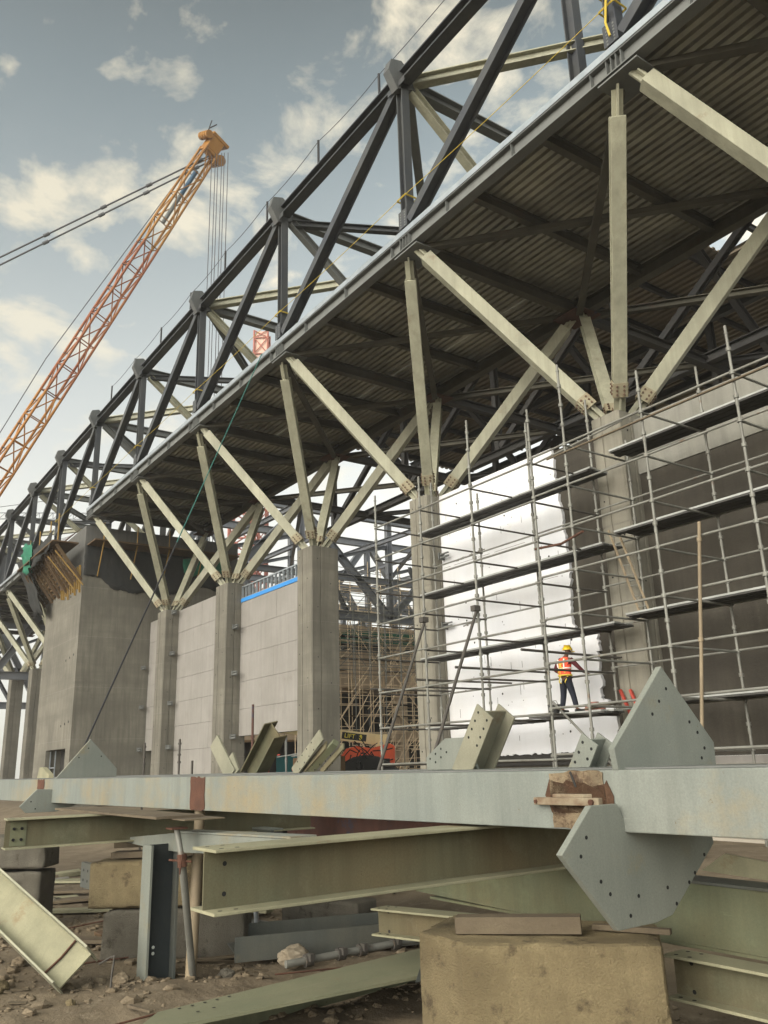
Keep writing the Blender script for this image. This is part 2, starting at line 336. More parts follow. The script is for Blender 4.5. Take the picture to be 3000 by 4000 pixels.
# ================================================================ COLUMNS
ZC = 10.42
COLS = {}
def column(name, x0, x1, y0, y1, label, z=ZC, m=concrete, group='concrete columns carrying the roof'):
    t = thing('concrete_column', ((x0+x1)/2, (y0+y1)/2, 0), label, 'column', group)
    wd = x1-x0; c = 0.05; g0 = x0+wd*.36; g1 = g0+.05
    prof = [(x0, y0+c), (x0+c, y0), (g0, y0), (g0+.01, y0+.03), (g1, y0+.03), (g1+.01, y0), (x1-c, y0), (x1, y0+c), (x1, y0+.42), (x1-.03, y0+.43), (x1-.03, y0+.47), (x1, y0+.48), (x1, y1), (x0, y1)]
    b = MB(); zz0 = -.1; kk = 0
    for zt in [2.3+rnd.uniform(-.1, .1)+2.55*k_ for k_ in range(3)]+[z]:
        ox, oy = rnd.uniform(-.007, .007), rnd.uniform(-.007, .007)
        b.prism([(p[0]+ox, p[1]+oy, (zz0+zt)/2) for p in prof], (0, 0, 1), zt-zz0)
        if zt < z:
            e = .008; cx_, cy_ = (x0+x1)/2, (y0+y1)/2
            b.prism([(cx_+(p[0]-cx_)*(1+e*2/wd)+ox, cy_+(p[1]-cy_)*(1+e*2/(y1-y0))+oy, zt-.012) for p in prof], (0, 0, 1), .012, mi=1)
        zz0 = zt
    for k_ in range(10):
        zz_, yy_ = .9+k_*1.0, y0+(.3 if k_ % 2 else .9)
        b.disc((x1+.004, yy_ if yy_ < y0+.42 or yy_ > y0+.5 else y0+.6, zz_), (1, 0, 0), .022, .008, 8, mi=2); b.disc(((x0*.8+x1*.2) if k_ % 2 else (x0*.25+x1*.75), y0-.003, zz_+.2), (0, 1, 0), .022, .008, 8, mi=2)
    b.build('shaft', [m, concrete_dark, hole_m], t)
    h = MB()
    h.abox((x0+.15, y0+.2, z), (x1-.15, y1-.2, z+.05)); h.build('cap_plate', grey_steel, t)
    rb = MB()
    for k in range(7):
        xx = rnd.uniform(x0+.1, x1-.1); yy = rnd.uniform(y0+.1, y1-.1); rb.tube((xx, yy, z), (xx+rnd.uniform(-.04, .04), yy, z+rnd.uniform(.12, .35)), .014, 5)
    rb.build('rebar', rust, t)
    COLS[name] = ((x0+x1)/2, z); return t
column('A', -.72, .22, 0, 1.25, 'tall grey concrete column right of the white wall, behind the ladder', m=concrete_light)
column('B', -8.98, -8.0, 0, 1.2, 'concrete column at the left edge of the white wall, behind scaffold tubes', m=concrete_light)
column('C', -16.95, -15.75, 0, 1.28, 'widest concrete column, dark streaked side, left of the orange boom lift', m=concrete)
column('D', -25.25, -23.95, 0, 1.1, 'concrete column between the two grey clad walls, under the dangling cable')
column('E', -33.35, -32.1, 0, 1.1, 'concrete column nearest the stair tower, with narrow grey panel on its left')
column('H', 7.3, 8.5, 0, 1.2, 'concrete column at the far right beyond the dark rendered wall')
for i, nm in ((7, 'F'), (8, 'G'), (9, 'I')):
    column(nm, -8*i-.6, -8*i+.6, 0, 1.1, {'F': 'first distant concrete column to the left of the stair tower', 'G': 'second distant concrete column left of the stair tower', 'I': 'far concrete column at the left picture edge'}[nm])

# ================================================================ WALLS
def rough_edge(pts, amp, step, seed):
    """subdivide a polyline with small jitter, for torn board edges"""
    r = random.Random(seed); o = []
    for (a, b), (c, d) in zip(pts, pts[1:]):
        n = max(1, int(math.hypot(c-a, d-b)/step))
        for i in range(n): o.append((a+(c-a)*i/n+r.uniform(-amp, amp), b+(d-b)*i/n+r.uniform(-amp, amp)))
    o.append(pts[-1]); return o
WY = 0.62
t = thing('rendered_wall', (-4.5, WY+.1, 0), 'white wall of insulation boards behind the scaffold where the worker stands', 'wall')
MB().abox((-8.0, WY+.03, 1.6), (-.7, WY+.33, 10.35)).build('backing', plaster_dark, t)
edge = rough_edge([(-2.72, 10.42), (-2.7, 9.5), (-2.55, 8.2), (-2.45, 6.9), (-2.55, 5.35), (-2.35, 5.0), (-2.15, 5.08), (-1.75, 4.98), (-1.68, 4.55), (-1.78, 4.3), (-1.72, 3.6), (-1.78, 3.2), (-1.5, 3.12), (-1.45, 2.9), (-1.32, 2.8), (-1.35, 1.9)], .05, .07, 3)
poly = [(-8.0, 1.95), (-8.0, 10.42)]+edge
bt = rough_edge([edge[-1], (-8.0, 1.92)], .03, .08, 8)
poly += bt[1:-1]
MB().prism([(x, WY-.02, z) for x, z in poly], (0, 1, 0), .1).build('white_board', plaster_white, t)
# joints, nail marks and gouges in the boards
jm = MB(); r2 = random.Random(12)
for z in [2.9+1.25*k for k in range(6)]:
    x = -7.9
    while x < -3:
        l = r2.uniform(.3, 1.4)
        if r2.random() < .55: jm.abox((x, WY-.0735, z), (x+l, WY-.0705, z+.014))
        x += l+r2.uniform(.05, .4)
for z, x0, x1 in ((8.0, -7.3, -5.9), (5.85, -7.1, -6.3), (7.05, -7.4, -6.7)):
    x = x0
    while x < x1:
        jm.abox((x, WY-.0735, z+(x-x0)*.05+r2.uniform(-.02, .02)), (x+.09, WY-.0705, z+(x-x0)*.05+r2.uniform(.02, .07))); x += .085
jm.build('board_joint', concrete_dark, t)
nm_ = MB()
for k in range(95):
    x = r2.uniform(-7.8, -2.6); z = r2.uniform(2.2, 10.2); s = r2.choice((.01, .012, .016, .02, .035))
    if r2.random() < .65: nm_.disc((x, WY-.07, z), (0, 1, 0), s, .003, 7)
    else: nm_.abox((x, WY-.0738, z), (x+.012, WY-.0702, z+r2.uniform(.08, .3)))
nm_.build('nail_marks', interior_dark, t)
MB().abox((-8.0, WY+.06, 0), (-.72, WY+.36, 1.6)).build('plinth', concrete, t)
MB().abox((-8.0, WY-.05, 1.6), (-.75, WY+.03, 1.72)).abox((-7.9, WY-.03, 1.78), (-1.2, WY+.028, 1.93)).build('bitumen_strip', interior_dark, t)

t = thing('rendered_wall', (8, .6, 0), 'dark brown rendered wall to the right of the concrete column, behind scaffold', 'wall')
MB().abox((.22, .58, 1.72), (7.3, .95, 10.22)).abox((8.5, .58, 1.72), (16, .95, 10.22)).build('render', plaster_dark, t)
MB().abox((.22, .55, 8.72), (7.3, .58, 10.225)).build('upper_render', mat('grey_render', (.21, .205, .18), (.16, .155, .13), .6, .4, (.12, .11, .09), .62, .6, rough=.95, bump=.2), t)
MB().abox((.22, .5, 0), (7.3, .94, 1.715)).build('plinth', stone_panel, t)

def clad_wall(x0, x1, z0, z1, nv, label, y=.8, rows=1.27):
    t = thing('clad_wall', ((x0+x1)/2, y+.1, 0), label, 'wall')
    b = MB(); z = z1; r = random.Random(int(abs(x0)*10)); k = 0
    while z > z0+.01:
        zb = max(z0, z-rows); n = nv+(k % 2); cuts = [x0]
        for i in range(1, n): cuts.append(x0+(x1-x0)*(i/n)+r.uniform(-.25, .25))
        cuts.append(x1)
        for a, c in zip(cuts, cuts[1:]): b.abox((a+.004, y+r.uniform(0, .008), zb+.006), (c-.004, y+.06, z-.006))
        z = zb; k += 1
    b.build('cladding_boards', stone_panel, t)
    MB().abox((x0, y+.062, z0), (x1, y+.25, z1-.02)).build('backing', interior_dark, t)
    return t
w1 = clad_wall(-24.0, -16.9, 3.2, 9.5, 2, 'grey clad wall with a blue strip and open stud frame on top')
MB().abox((-24.0, .77, 9.504), (-16.9, .86, 9.68)).build('blue_strip', blue_tape, w1)
st = MB()
st.abox((-24.0, .8, 9.68), (-16.9, .9, 9.72)); st.abox((-24.0, .8, 10.24), (-16.9, .9, 10.3))
for k in range(19): st.abox((-23.95+k*.385, .8, 9.72), (-23.9+k*.385, .9, 10.24))
st.build('stud_frame', galv, w1)
clad_wall(-32.15, -25.2, 1.2, 10.42, 2, 'tall pale grey clad wall between two columns, full height, no opening below')
clad_wall(-36.7, -33.3, 2.9, 10.45, 1, 'narrow grey clad panel between the stair tower and nearest column')
# angle brackets on column sides
for i, (x, zs) in enumerate(((-23.86, (3.1, 6.0, 8.2)), (-32.0, (2.9, 5.2, 7.9, 10.2)), (-36.6, (2.9, 5.3, 7.6)), (-7.9, (5.9, 8.2)))):
    for z in zs:
        b = MB().abox((x, .35, z), (x+.45, .41, z+.06)).abox((x, .35, z+.12), (x+.45, .41, z+.16)).abox((x, .3, z-.03), (x+.05, .6, z+.2)).build('wall_bracket', grey_steel, origin=(x, .4, z))
        tag(b, ['small steel bracket beside the clad wall with blue strip', 'small steel bracket beside the tall pale clad wall', 'small steel bracket at the corner of stair tower and narrow panel', 'small steel bracket beside the left edge of white wall'][i], 'bracket', 'steel brackets along the wall edges')

# ================================================================ STAIR TOWER
t = thing('stair_tower', (-41, 1, 0), 'massive grey concrete stair tower rising to the roof edge', 'tower')
x0, x1, y0, y1 = -45.0, -36.8, -3.42, 6.5
b = MB()
b.abox((x0, y0, 3.14), (x1, y1, 13.0)); b.abox((x0, y0, 0), (-42.1, y1, 3.14)); b.abox((-37.75, y0, 0), (x1, y1, 3.14)); b.abox((-42.1, y0+1.2, 0), (-37.75, y1, 3.14))
b.build('wall', concrete, t)
b = MB()
for z in (3.6, 6.5, 9.4, 12.3): b.abox((x0, y0-.004, z), (x1+.004, y0, z+.02)); b.abox((x1, y0, z), (x1+.004, y1, z+.02))
b.build('pour_joint', concrete_dark, t)
MB().abox((-43.6, y0, 13.0), (x1, y1, 16.05)).build('upper_wall', mat('tower_top_concrete', (.13, .128, .118), (.095, .093, .086), .5, .5, (.1, .1, .1), .6, .7, rough=.95, bump=.25), t)
b = MB()
for x in (-42.07, -40.9): b.abox((x, y0+.25, 0), (x+.06, y0+.31, 3.1))
b.abox((-42.1, y0+.25, 2.1), (-40.9, y0+.31, 2.16)); b.build('opening_frame', galv, t)
MB().abox((-42.1, y0+.9, .02), (-37.75, y0+1.19, 3.13)).build('dark_recess', interior_dark, t)  # near-black panel added so the opening reads as deep shade
hb = MB()
for z in (12.2, 8.35, 4.55):
    for x in (-39.1, -38.3, -37.5): hb.disc((x, y0-.001, z+(x+38)*.1), (0, 1, 0), .07, .012, 8)
hb.build('tie_holes', hole_m, t)

t = thing('formwork_platform', (-41, -3.6, 13), 'brown timber formwork brackets and dark netting wrapped round the tower top', 'formwork')
for k in range(15):                 # raking soldiers fanning out from the wall
    x = -45.3+k*.6
    MB().bar((x, -3.47, 12.45+(k % 3)*.14), (x-.05, -5.05, 14.75), .12, .16).build('raking_soldier', form_wood, t)
for k in range(9):
    z = 12.85+k*.23; MB().bar((-45.6, -3.6-k*.17, z), (-36.9, -3.6-k*.17, z), .05, .12).build('batten', form_wood, t)
for k in range(9):
    x = -40.9+k*.5; MB().bar((x, -3.52, 11.9+rnd.uniform(0, .35)), (x, -3.6, 13.6), .07, .1).build('waler_end', form_yel, t)
for x in (-44.2, -41.6, -38.9, -37.0): MB().tube((x, -4.95, 14.6), (x+.1, -5.0, 16.6), .045, 6).build('guard_post', form_yel, t)
for y in (-2.6, -.6, 1.4, 3.6): MB().tube((-36.7, y, 13.0), (-35.4, y-.1, 14.9), .04, 6).build('raking_prop', form_yel, t); MB().tube((-35.5, y-.1, 14.7), (-35.5, y-.1, 16.0), .035, 6).build('guard_post', form_yel, t)
for x in (-38.9, -37.2): MB().tube((x, -5.0, 14.4), (x+.9, -3.5, 12.3), .04, 6).build('raking_prop', form_yel, t)
MB().box((-41.2, -4.6, 14.85), (4.6, 0, 0), (0, .75, 0), (0, 0, .04)).build('platform_boards', form_wood, t); MB().box((-35.95, 1.3, 14.85), (.8, 0, 0), (0, 4.6, 0), (0, 0, .04)).build('platform_boards', form_wood, t)
# hanging net: wavy sheet with thickness
def net(name, m, P, U, Vv, nu, nv, amp, seed, parent, drop=None):
    b = MB(); r = random.Random(seed); vs = []
    for j in range(nv+1):
        for i in range(nu+1):
            u, v = i/nu, j/nv
            p = Vector(P)+Vector(U)*u+Vector(Vv)*v
            if drop: p = p+V(0, 0, -drop*v*(.45+.35*math.sin(u*7+seed)+.10*math.sin(u*19+seed*2)+.05*math.sin(u*43)+r.uniform(-.03, .03)))
            p += V(r.uniform(-amp, amp), r.uniform(-amp, amp)+math.sin(u*11)*amp, r.uniform(-amp, amp)); vs.append(p)
    b.add(vs, [(j*(nu+1)+i, j*(nu+1)+i+1, (j+1)*(nu+1)+i+1, (j+1)*(nu+1)+i) for j in range(nv) for i in range(nu)], True)
    o = b.build(name, m, parent); s = o.modifiers.new('solid', 'SOLIDIFY'); s.thickness = .02; return o
net('dark_net', net_dark, (-47.6, -5.0, 15.9), (3.6, -.15, -.4), (.9, 1.2, -3.6), 14, 10, .08, 2, t, .5)
net('dark_net', net_dark, (-44.6, -5.15, 15.3), (7.4, -.05, .3), (0, -.05, -.9), 24, 4, .07, 12, t, .5)
net('dark_net', net_dark, (-36.72, -3.4, 14.8), (0, 9.2, 0), (-.02, 0, -1.7), 70, 8, .03, 5, t, 1.3)
net('green_net', net_green, (-45.4, -5.2, 16.5), (3.4, -.1, -.5), (0, .1, -1.7), 12, 6, .12, 4, t, .4)
net('green_net', net_green, (-36.5, 2.6, 14.6), (-.1, 3.2, .2), (0, 0, -.8), 10, 4, .08, 6, t, .3)
b = MB()
for k in range(14):
    a = catenary((-42.6+k*.4, -3.5, 16.05), (-43.4+k*.42, -4.7, 15.3), .15, 4); b.path(a, .012, 4)
b.build('loose_rebar', rust, t)

# ================================================================ ROOF CANOPY
YE, YM = -3.35, 3.9
def nodes(lo, hi): return [x for x in [-4-8*k for k in range(-3, 11)] if lo <= x <= hi]
def canopy(xa, xb, label):
    t = thing('roof_canopy', ((xa+xb)/2, 0, 16.6), label, 'roof')
    per = .26; prof = []; y = YE+.12
    while y < YM-.05:
        prof += [(y, 17.035), (y+.07, 17.035), (y+.09, 16.93), (y+.24, 16.93)]; y += per
    n = len(prof); b = MB(); r = random.Random(int(abs(xa)))
    cuts = [xa]; x = xa
    while x < xb-9: x += 5.33; cuts.append(x)
    cuts.append(xb)
    for a, c in zip(cuts, cuts[1:]):
        dz = r.uniform(0, .012)
        vs = [(a, y, z+dz) for y, z in prof]+[(c+.06, y, z+dz) for y, z in prof]
        vs += [(a, y, z+dz+.012) for y, z in prof]+[(c+.06, y, z+dz+.012) for y, z in prof]
        fs = []
        slit = r.choice(range(8, n//4-3))*4 if r.random() < .8 else None
        for i in range(n-1):
            if slit is not None and i == slit:
                continue
            fs += [(i, i+1, n+i+1, n+i), (2*n+i, 3*n+i, 3*n+i+1, 2*n+i+1)]
        b.add(vs, fs)
    b.build('deck_sheeting', deck_mat, t)
    # translucent filler strips under the slits let a little daylight through
    e = MB(); e.hbar((xa, YE, 16.66), (xb, YE, 16.66), .46, .3, .03, .02)
    for x in nodes(xa, xb):
        for d in (-.28, -.14, 0, .14): e.abox((x+d, YE-.14, 16.47), (x+d+.015, YE-.012, 16.85))
    for k in range(int((xb-xa)/2.667)): e.abox((xa+2.667*k, YE-.14, 16.47), (xa+2.667*k+.012, YE-.012, 16.85))
    e.build('edge_beam', grey_steel, t)
    MB().abox((xa, YE-.17, 16.9), (xb, YE-.15, 17.08)).abox((xa, YE-.15, 17.06), (xb, YE+.35, 17.08)).build('edge_flashing', galv, t)
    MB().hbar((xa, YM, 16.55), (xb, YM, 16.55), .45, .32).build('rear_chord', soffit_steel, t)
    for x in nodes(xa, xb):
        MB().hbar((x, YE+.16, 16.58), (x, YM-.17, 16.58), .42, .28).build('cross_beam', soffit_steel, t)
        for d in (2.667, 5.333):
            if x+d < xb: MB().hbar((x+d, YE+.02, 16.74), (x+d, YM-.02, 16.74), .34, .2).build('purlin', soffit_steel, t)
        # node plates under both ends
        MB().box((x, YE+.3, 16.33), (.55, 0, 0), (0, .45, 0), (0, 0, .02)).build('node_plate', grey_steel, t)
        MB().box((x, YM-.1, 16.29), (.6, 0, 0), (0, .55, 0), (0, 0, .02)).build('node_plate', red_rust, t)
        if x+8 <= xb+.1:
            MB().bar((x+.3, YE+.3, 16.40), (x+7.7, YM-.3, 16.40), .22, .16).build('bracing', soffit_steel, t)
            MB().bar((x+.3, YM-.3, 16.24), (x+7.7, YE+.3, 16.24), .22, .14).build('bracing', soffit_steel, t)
    return t
canopy(-36.75, 20.0, 'corrugated steel roof canopy over the wall, seen from below with its purlins')
canopy(-84.0, -45.4, 'distant continuation of the roof canopy beyond the stair tower')

# front truss standing on the canopy edge
ZU = 22.62
def web(b, p, q, d=.36, wdt=.30): b.hbar(p, q, d, wdt, .035, .03, upv=(0, 1, 0))
t = thing('edge_truss', (-30, YE, 17), 'tall dark steel truss standing along the roof edge against the sky', 'truss')
allx = [-4-8*k for k in range(-2, 10)]
for a, c in zip(allx, allx[1:]):
    MB().hbar((a, YE, ZU), (c, YE, ZU), .42, .40, .05, .04).build('top_chord', slate_steel, t)
for k, x in enumerate(allx):
    wide = .75 if abs(x+44) < 1 else .30
    b = MB(); b.hbar((x, YE, 17.05 if x > -37 or x < -46 else 16.2), (x, YE, ZU-.2), wide, .28, .04, .03, upv=(1, 0, 0)); b.build('post', slate_steel, t)
    if k+1 < len(allx):
        b = MB(); web(b, (x-.25, YE, ZU-.35), (x-7.75, YE, 17.25)); b.build('diagonal', slate_steel, t)
    g = MB()
    g.prism([(x, YE-.62, ZU+.05), (x, YE-.5, ZU+.5), (x, YE-.1, ZU+.62), (x, YE+.35, ZU+.25), (x, YE+.35, ZU-.3), (x, YE-.3, ZU-.55)], (1, 0, 0), .3)
    g.build('node_gusset', mat('gusset_slate', (.075, .08, .08), (.1, .1, .095), .8, .3, rough=.55), t)
    MB().abox((x-.45, YE-.26, ZU-.45), (x+.45, YE-.235, ZU-.24)).build('node_plate', slate_steel, t)
    b = MB(); b.abox((x-.2, YE-.2, 17.1), (x+.2, YE-.185, 17.7))
    for i in range(2):
        for j in range(6): b.tube((x-.1+.2*i, YE-.205, 17.15+.09*j), (x-.1+.2*i, YE-.185, 17.15+.09*j), .028, 6, mi=1)
    b.build('splice_plate', [slate_steel, grey_steel], t)
# cross members from the front truss back to the rear truss
t2 = thing('rear_truss', (-30, YM, 17), 'second dark steel truss behind the roof edge with pale cross beams', 'truss')
for a, c in zip(allx, allx[1:]): MB().hbar((a, YM, ZU), (c, YM, ZU), .42, .4, .05, .04).build('top_chord', slate_steel, t2)
for k, x in enumerate(allx):
    MB().hbar((x, YM, 16.8), (x, YM, ZU-.2), .34, .34, .04, .03, upv=(1, 0, 0)).build('post', inner_steel, t2)
    b = MB(); b.hbar((x, YE+.35, ZU-.1), (x, YM-.2, ZU-.1), .40, .34, .04, .03); b.build('cross_beam', grey_steel, t2)
    b = MB(); b.hbar((x-.2, YM, ZU-.3), (x-7.8, YM, 16.9), .34, .3, .035, .03, upv=(0, 1, 0)); b.build('diagonal', inner_steel, t2)
    if k % 2 == 0 and k+1 < len(allx):
        b = MB(); b.hbar((x-.15, YE+.35, ZU), (x-7.7, YM-.2, ZU), .36, .3, .04, .03); b.build('bracing', grey_steel, t2)
        if k: b = MB(); b.hbar((x+.15, YE+.35, ZU), (x+7.7, YM-.2, ZU), .36, .3, .04, .03); b.build('bracing', pale_steel, t2)
    else:
        b = MB(); b.hbar((x+.1, YE+.35, ZU-.4), (x+3.4, YM-.2, ZU-.4), .26, .24, .03, .03); b.build('bracing', slate_steel, t2)
    b = MB(); b.hbar((x+.1, YE+.3, ZU-.35), (x+.1, YM-.3, 17.0), .3, .28, .03, .03); b.build('raker', pale_steel if k % 3 else grey_steel, t2)
MB().hbar((0, .3, 17.0), (0, .3, 25.2), .4, .36, .04, .03, upv=(1, 0, 0)).build('post', slate_steel, t2)

# ================================================================ TREE STRUTS
desc = {'A': 'column right of the white wall', 'B': 'column left of the white wall', 'C': 'widest column beside the boom lift', 'D': 'column between the grey clad walls', 'E': 'column nearest the stair tower', 'H': 'column out at the far right', 'F': 'first column beyond the tower', 'G': 'second column beyond the tower', 'I': 'last column at the left picture edge'}
def strut(cn, dx, dy):
    xc, z = COLS[cn]; xm = {'A': 0, 'B': -8, 'C': -16, 'D': -24, 'E': -32, 'H': 8, 'F': -56, 'G': -64, 'I': -72}[cn]
    front = dy < 0; ty = YE+.18 if front else YM-.1
    p = V(xc+dx*.28, .55+dy*.24, z+.02); q = V(xm+dx*3.72, ty, 16.25)
    lab = 'pale %s steel strut leaning %s from the %s' % ('front' if front else 'rear', 'left' if dx < 0 else 'right', desc[cn])
    t = thing('roof_strut', tuple(p), lab, 'strut', 'tree struts between columns and roof')
    d = (q-p); L = d.length; d.normalize(); a = p+d*min(.85, L*.11); boxy = front and dx < 0 or not front and dx > 0; c = q-d*(.28 if boxy else .55); si, u = frame(d)
    body = MB()
    if boxy:
        body.bar(a, c, .37, .37)
    else:
        body.hbar(a, c, .36, .35, .04, .18)
    body.build('body', pale_steel, t, bevel=.012)
    MB().bar(p-d*.05, a+d*.02, .05, .30).bar(p, a, .30, .045).build('foot_tongue', pale_steel, t)
    MB().bar(c-d*.02, q+d*.12, .05, .26).bar(c, q, .26, .045).build('head_tongue', pale_steel, t)
    sp = mat('rusty_plate', (.30, .285, .20), (.24, .19, .12), 3, rough=.8); bo = mat('bolt_brown', (.12, .075, .05), rough=.9)
    for e1, e2 in ((si, u), (u, si)):
        for s in (-1, 1):
            b = MB(); b.box(a-d*.16+e1*(s*(.192 if boxy else .182)), d*.19, e1*.012, e2*.17)
            for i in (-1, 1):
                for j in (-1, 0, 1):
                    cc = a-d*.16+d*(.11*j)+e2*(.09*i)+e1*(s*.2); b.tube(cc-e1*(s*.01), cc+e1*(s*.03), .03, 6, mi=1)
            b.build('splice_plate', [sp, bo], t)
for cn in 'HABCDEFGI':
    for dx in (-1, 1):
        for dy in (-1, 1):
            if cn == 'H' and dx > 0: continue
            strut(cn, dx, dy)

# ================================================================ INTERIOR ROOF
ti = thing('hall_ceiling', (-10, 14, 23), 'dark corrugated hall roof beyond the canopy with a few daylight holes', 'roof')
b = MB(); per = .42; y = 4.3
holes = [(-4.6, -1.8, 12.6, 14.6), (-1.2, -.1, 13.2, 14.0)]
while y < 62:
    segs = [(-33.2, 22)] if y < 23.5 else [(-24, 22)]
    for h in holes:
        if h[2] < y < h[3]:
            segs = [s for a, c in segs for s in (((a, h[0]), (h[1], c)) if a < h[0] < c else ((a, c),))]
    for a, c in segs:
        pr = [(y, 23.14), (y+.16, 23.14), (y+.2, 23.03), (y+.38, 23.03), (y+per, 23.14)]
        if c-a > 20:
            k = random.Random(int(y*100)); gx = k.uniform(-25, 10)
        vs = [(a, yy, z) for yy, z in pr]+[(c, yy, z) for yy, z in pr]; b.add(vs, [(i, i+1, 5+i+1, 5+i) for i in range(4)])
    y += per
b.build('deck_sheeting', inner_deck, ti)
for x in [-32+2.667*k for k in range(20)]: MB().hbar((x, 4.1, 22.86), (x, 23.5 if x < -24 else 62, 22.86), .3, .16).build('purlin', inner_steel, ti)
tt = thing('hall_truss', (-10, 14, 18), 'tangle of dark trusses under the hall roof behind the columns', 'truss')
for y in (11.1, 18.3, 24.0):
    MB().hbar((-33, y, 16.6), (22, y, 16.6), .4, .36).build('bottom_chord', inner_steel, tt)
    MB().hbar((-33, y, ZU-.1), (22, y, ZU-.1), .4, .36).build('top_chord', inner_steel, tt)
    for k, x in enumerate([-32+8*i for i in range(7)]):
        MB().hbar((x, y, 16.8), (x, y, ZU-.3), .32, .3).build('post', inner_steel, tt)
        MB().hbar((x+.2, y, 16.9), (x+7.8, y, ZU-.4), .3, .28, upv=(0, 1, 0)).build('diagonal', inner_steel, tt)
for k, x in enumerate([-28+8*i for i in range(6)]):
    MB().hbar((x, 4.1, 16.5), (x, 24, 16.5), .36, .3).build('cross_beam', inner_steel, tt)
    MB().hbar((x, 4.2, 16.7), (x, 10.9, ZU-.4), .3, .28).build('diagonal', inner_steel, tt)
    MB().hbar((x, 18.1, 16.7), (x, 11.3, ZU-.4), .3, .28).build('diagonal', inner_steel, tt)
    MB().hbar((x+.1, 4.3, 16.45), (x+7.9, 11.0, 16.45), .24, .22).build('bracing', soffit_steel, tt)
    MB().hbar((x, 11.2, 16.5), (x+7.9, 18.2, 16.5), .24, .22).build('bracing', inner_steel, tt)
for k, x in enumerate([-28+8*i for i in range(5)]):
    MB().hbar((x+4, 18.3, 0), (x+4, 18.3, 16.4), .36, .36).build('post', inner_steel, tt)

# ================================================================ BACKGROUND WING
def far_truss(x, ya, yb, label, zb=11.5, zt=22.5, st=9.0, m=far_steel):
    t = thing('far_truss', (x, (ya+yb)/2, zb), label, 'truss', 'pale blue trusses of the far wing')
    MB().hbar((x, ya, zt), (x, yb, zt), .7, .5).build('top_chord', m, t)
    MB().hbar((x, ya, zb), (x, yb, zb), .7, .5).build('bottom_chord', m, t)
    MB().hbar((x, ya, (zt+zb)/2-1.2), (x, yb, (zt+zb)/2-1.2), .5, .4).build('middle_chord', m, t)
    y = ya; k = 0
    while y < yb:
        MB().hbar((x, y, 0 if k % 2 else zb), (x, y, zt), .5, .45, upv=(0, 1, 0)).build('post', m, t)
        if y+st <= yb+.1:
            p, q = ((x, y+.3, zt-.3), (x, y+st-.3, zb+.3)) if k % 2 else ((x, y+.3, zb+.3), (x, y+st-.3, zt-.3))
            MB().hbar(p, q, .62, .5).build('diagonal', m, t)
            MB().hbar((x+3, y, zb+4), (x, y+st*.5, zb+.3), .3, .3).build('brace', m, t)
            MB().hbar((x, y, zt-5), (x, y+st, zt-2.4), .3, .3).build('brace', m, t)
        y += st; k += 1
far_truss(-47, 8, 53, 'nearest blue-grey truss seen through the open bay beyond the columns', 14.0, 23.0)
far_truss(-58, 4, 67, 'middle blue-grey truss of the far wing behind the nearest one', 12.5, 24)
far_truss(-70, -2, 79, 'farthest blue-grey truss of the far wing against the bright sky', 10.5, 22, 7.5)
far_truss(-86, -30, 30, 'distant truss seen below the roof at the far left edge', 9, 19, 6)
t = thing('far_roof_bracing', (-52, 25, 20), 'pale steel rafters bridging the far trusses against bright sky', 'rafters')
for y in (12, 18, 24, 30, 36, 42): MB().hbar((-38, y, 20.2), (-70, y+2, 21.8), .4, .3).build('rafter', far_steel, t)
for y in (12, 24, 36): MB().hbar((-38, y, 20.0), (-58, y+10, 20.6), .3, .25).build('bracing', far_steel, t)

t = thing('concrete_frame_building', (-60, 32, 0), 'unfinished brown concrete frame building behind the far scaffold', 'building')
for z0, z1 in ((0, .6), (4.0, 4.6), (8.5, 9.5), (13.4, 14.2)): MB().abox((-66, 12, z0), (-52.2, 56, z1)).build('slab', slab_m, t)
for y in (13, 22.5, 31, 39.5, 48, 55): MB().abox((-53.4, y-.45, 0), (-52.4, y+.45, 14)).build('pillar', slab_m, t)
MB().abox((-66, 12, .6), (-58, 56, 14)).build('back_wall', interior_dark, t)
MB().abox((-52.9, 13, 9.5), (-52.6, 56, 11.8)).build('parapet', slab_m, t)
net('green_net', net_green, (-51.9, 18, 13.6), (0, 26, .2), (0, 0, -1.2), 40, 4, .12, 9, t)

t = thing('far_scaffold', (-50.5, 30, 0), 'dense yellowish tube scaffold in front of the concrete frame building', 'scaffold')
r3 = random.Random(5)
for row, x in enumerate((-51.6, -50.3)):
    for k in range(24):
        y = 19+k*1.15; MB().tube((x, y, 0), (x, y, 15.5+r3.uniform(-1, 4.5)), .04, 5).build('standard', scaf_far, t)
for row, x in enumerate((-51.6, -50.3)):
    for z in [.7+.38*k for k in range(46)]:
        a = 18.5+r3.uniform(0, 12); MB().tube((x, a, z+r3.uniform(-.15, .15)), (x, a+r3.uniform(3, 12), z+r3.uniform(-.15, .15)), .032, 5).build('ledger', scaf_far, t)
for k in range(95):
    y = 19+r3.uniform(0, 24); z = r3.uniform(0, 14); MB().tube((-50.2, y, z), (-50.2, y+r3.choice((-3.4, 2.4, 3.4, 4.2)), z+r3.uniform(2.5, 4.5)), .035, 5).build('brace', scaf_far, t)
for k in range(60):
    y = 19+r3.uniform(0, 22); z = r3.choice((2.9, 4.9, 5.9, 6.9, 9.9, 10.9, 12.9, 14.9)); MB().abox((-51.5, y, z), (-50.5, y+r3.uniform(1.5, 4), z+.06)).build('plank', form_wood if k % 3 else slab_m, t)
t = thing('far_scaffold', (-45, 30, 10), 'thin grey upper scaffold tubes under the far trusses', 'scaffold')
for k in range(30):
    y = 15+k*.8; MB().tube((-46-(k % 2), y, 8.5 if k % 3 else 0), (-46-(k % 2), y, 14.5+r3.uniform(0, 4.5)), .035, 5).build('standard', scaf, t)
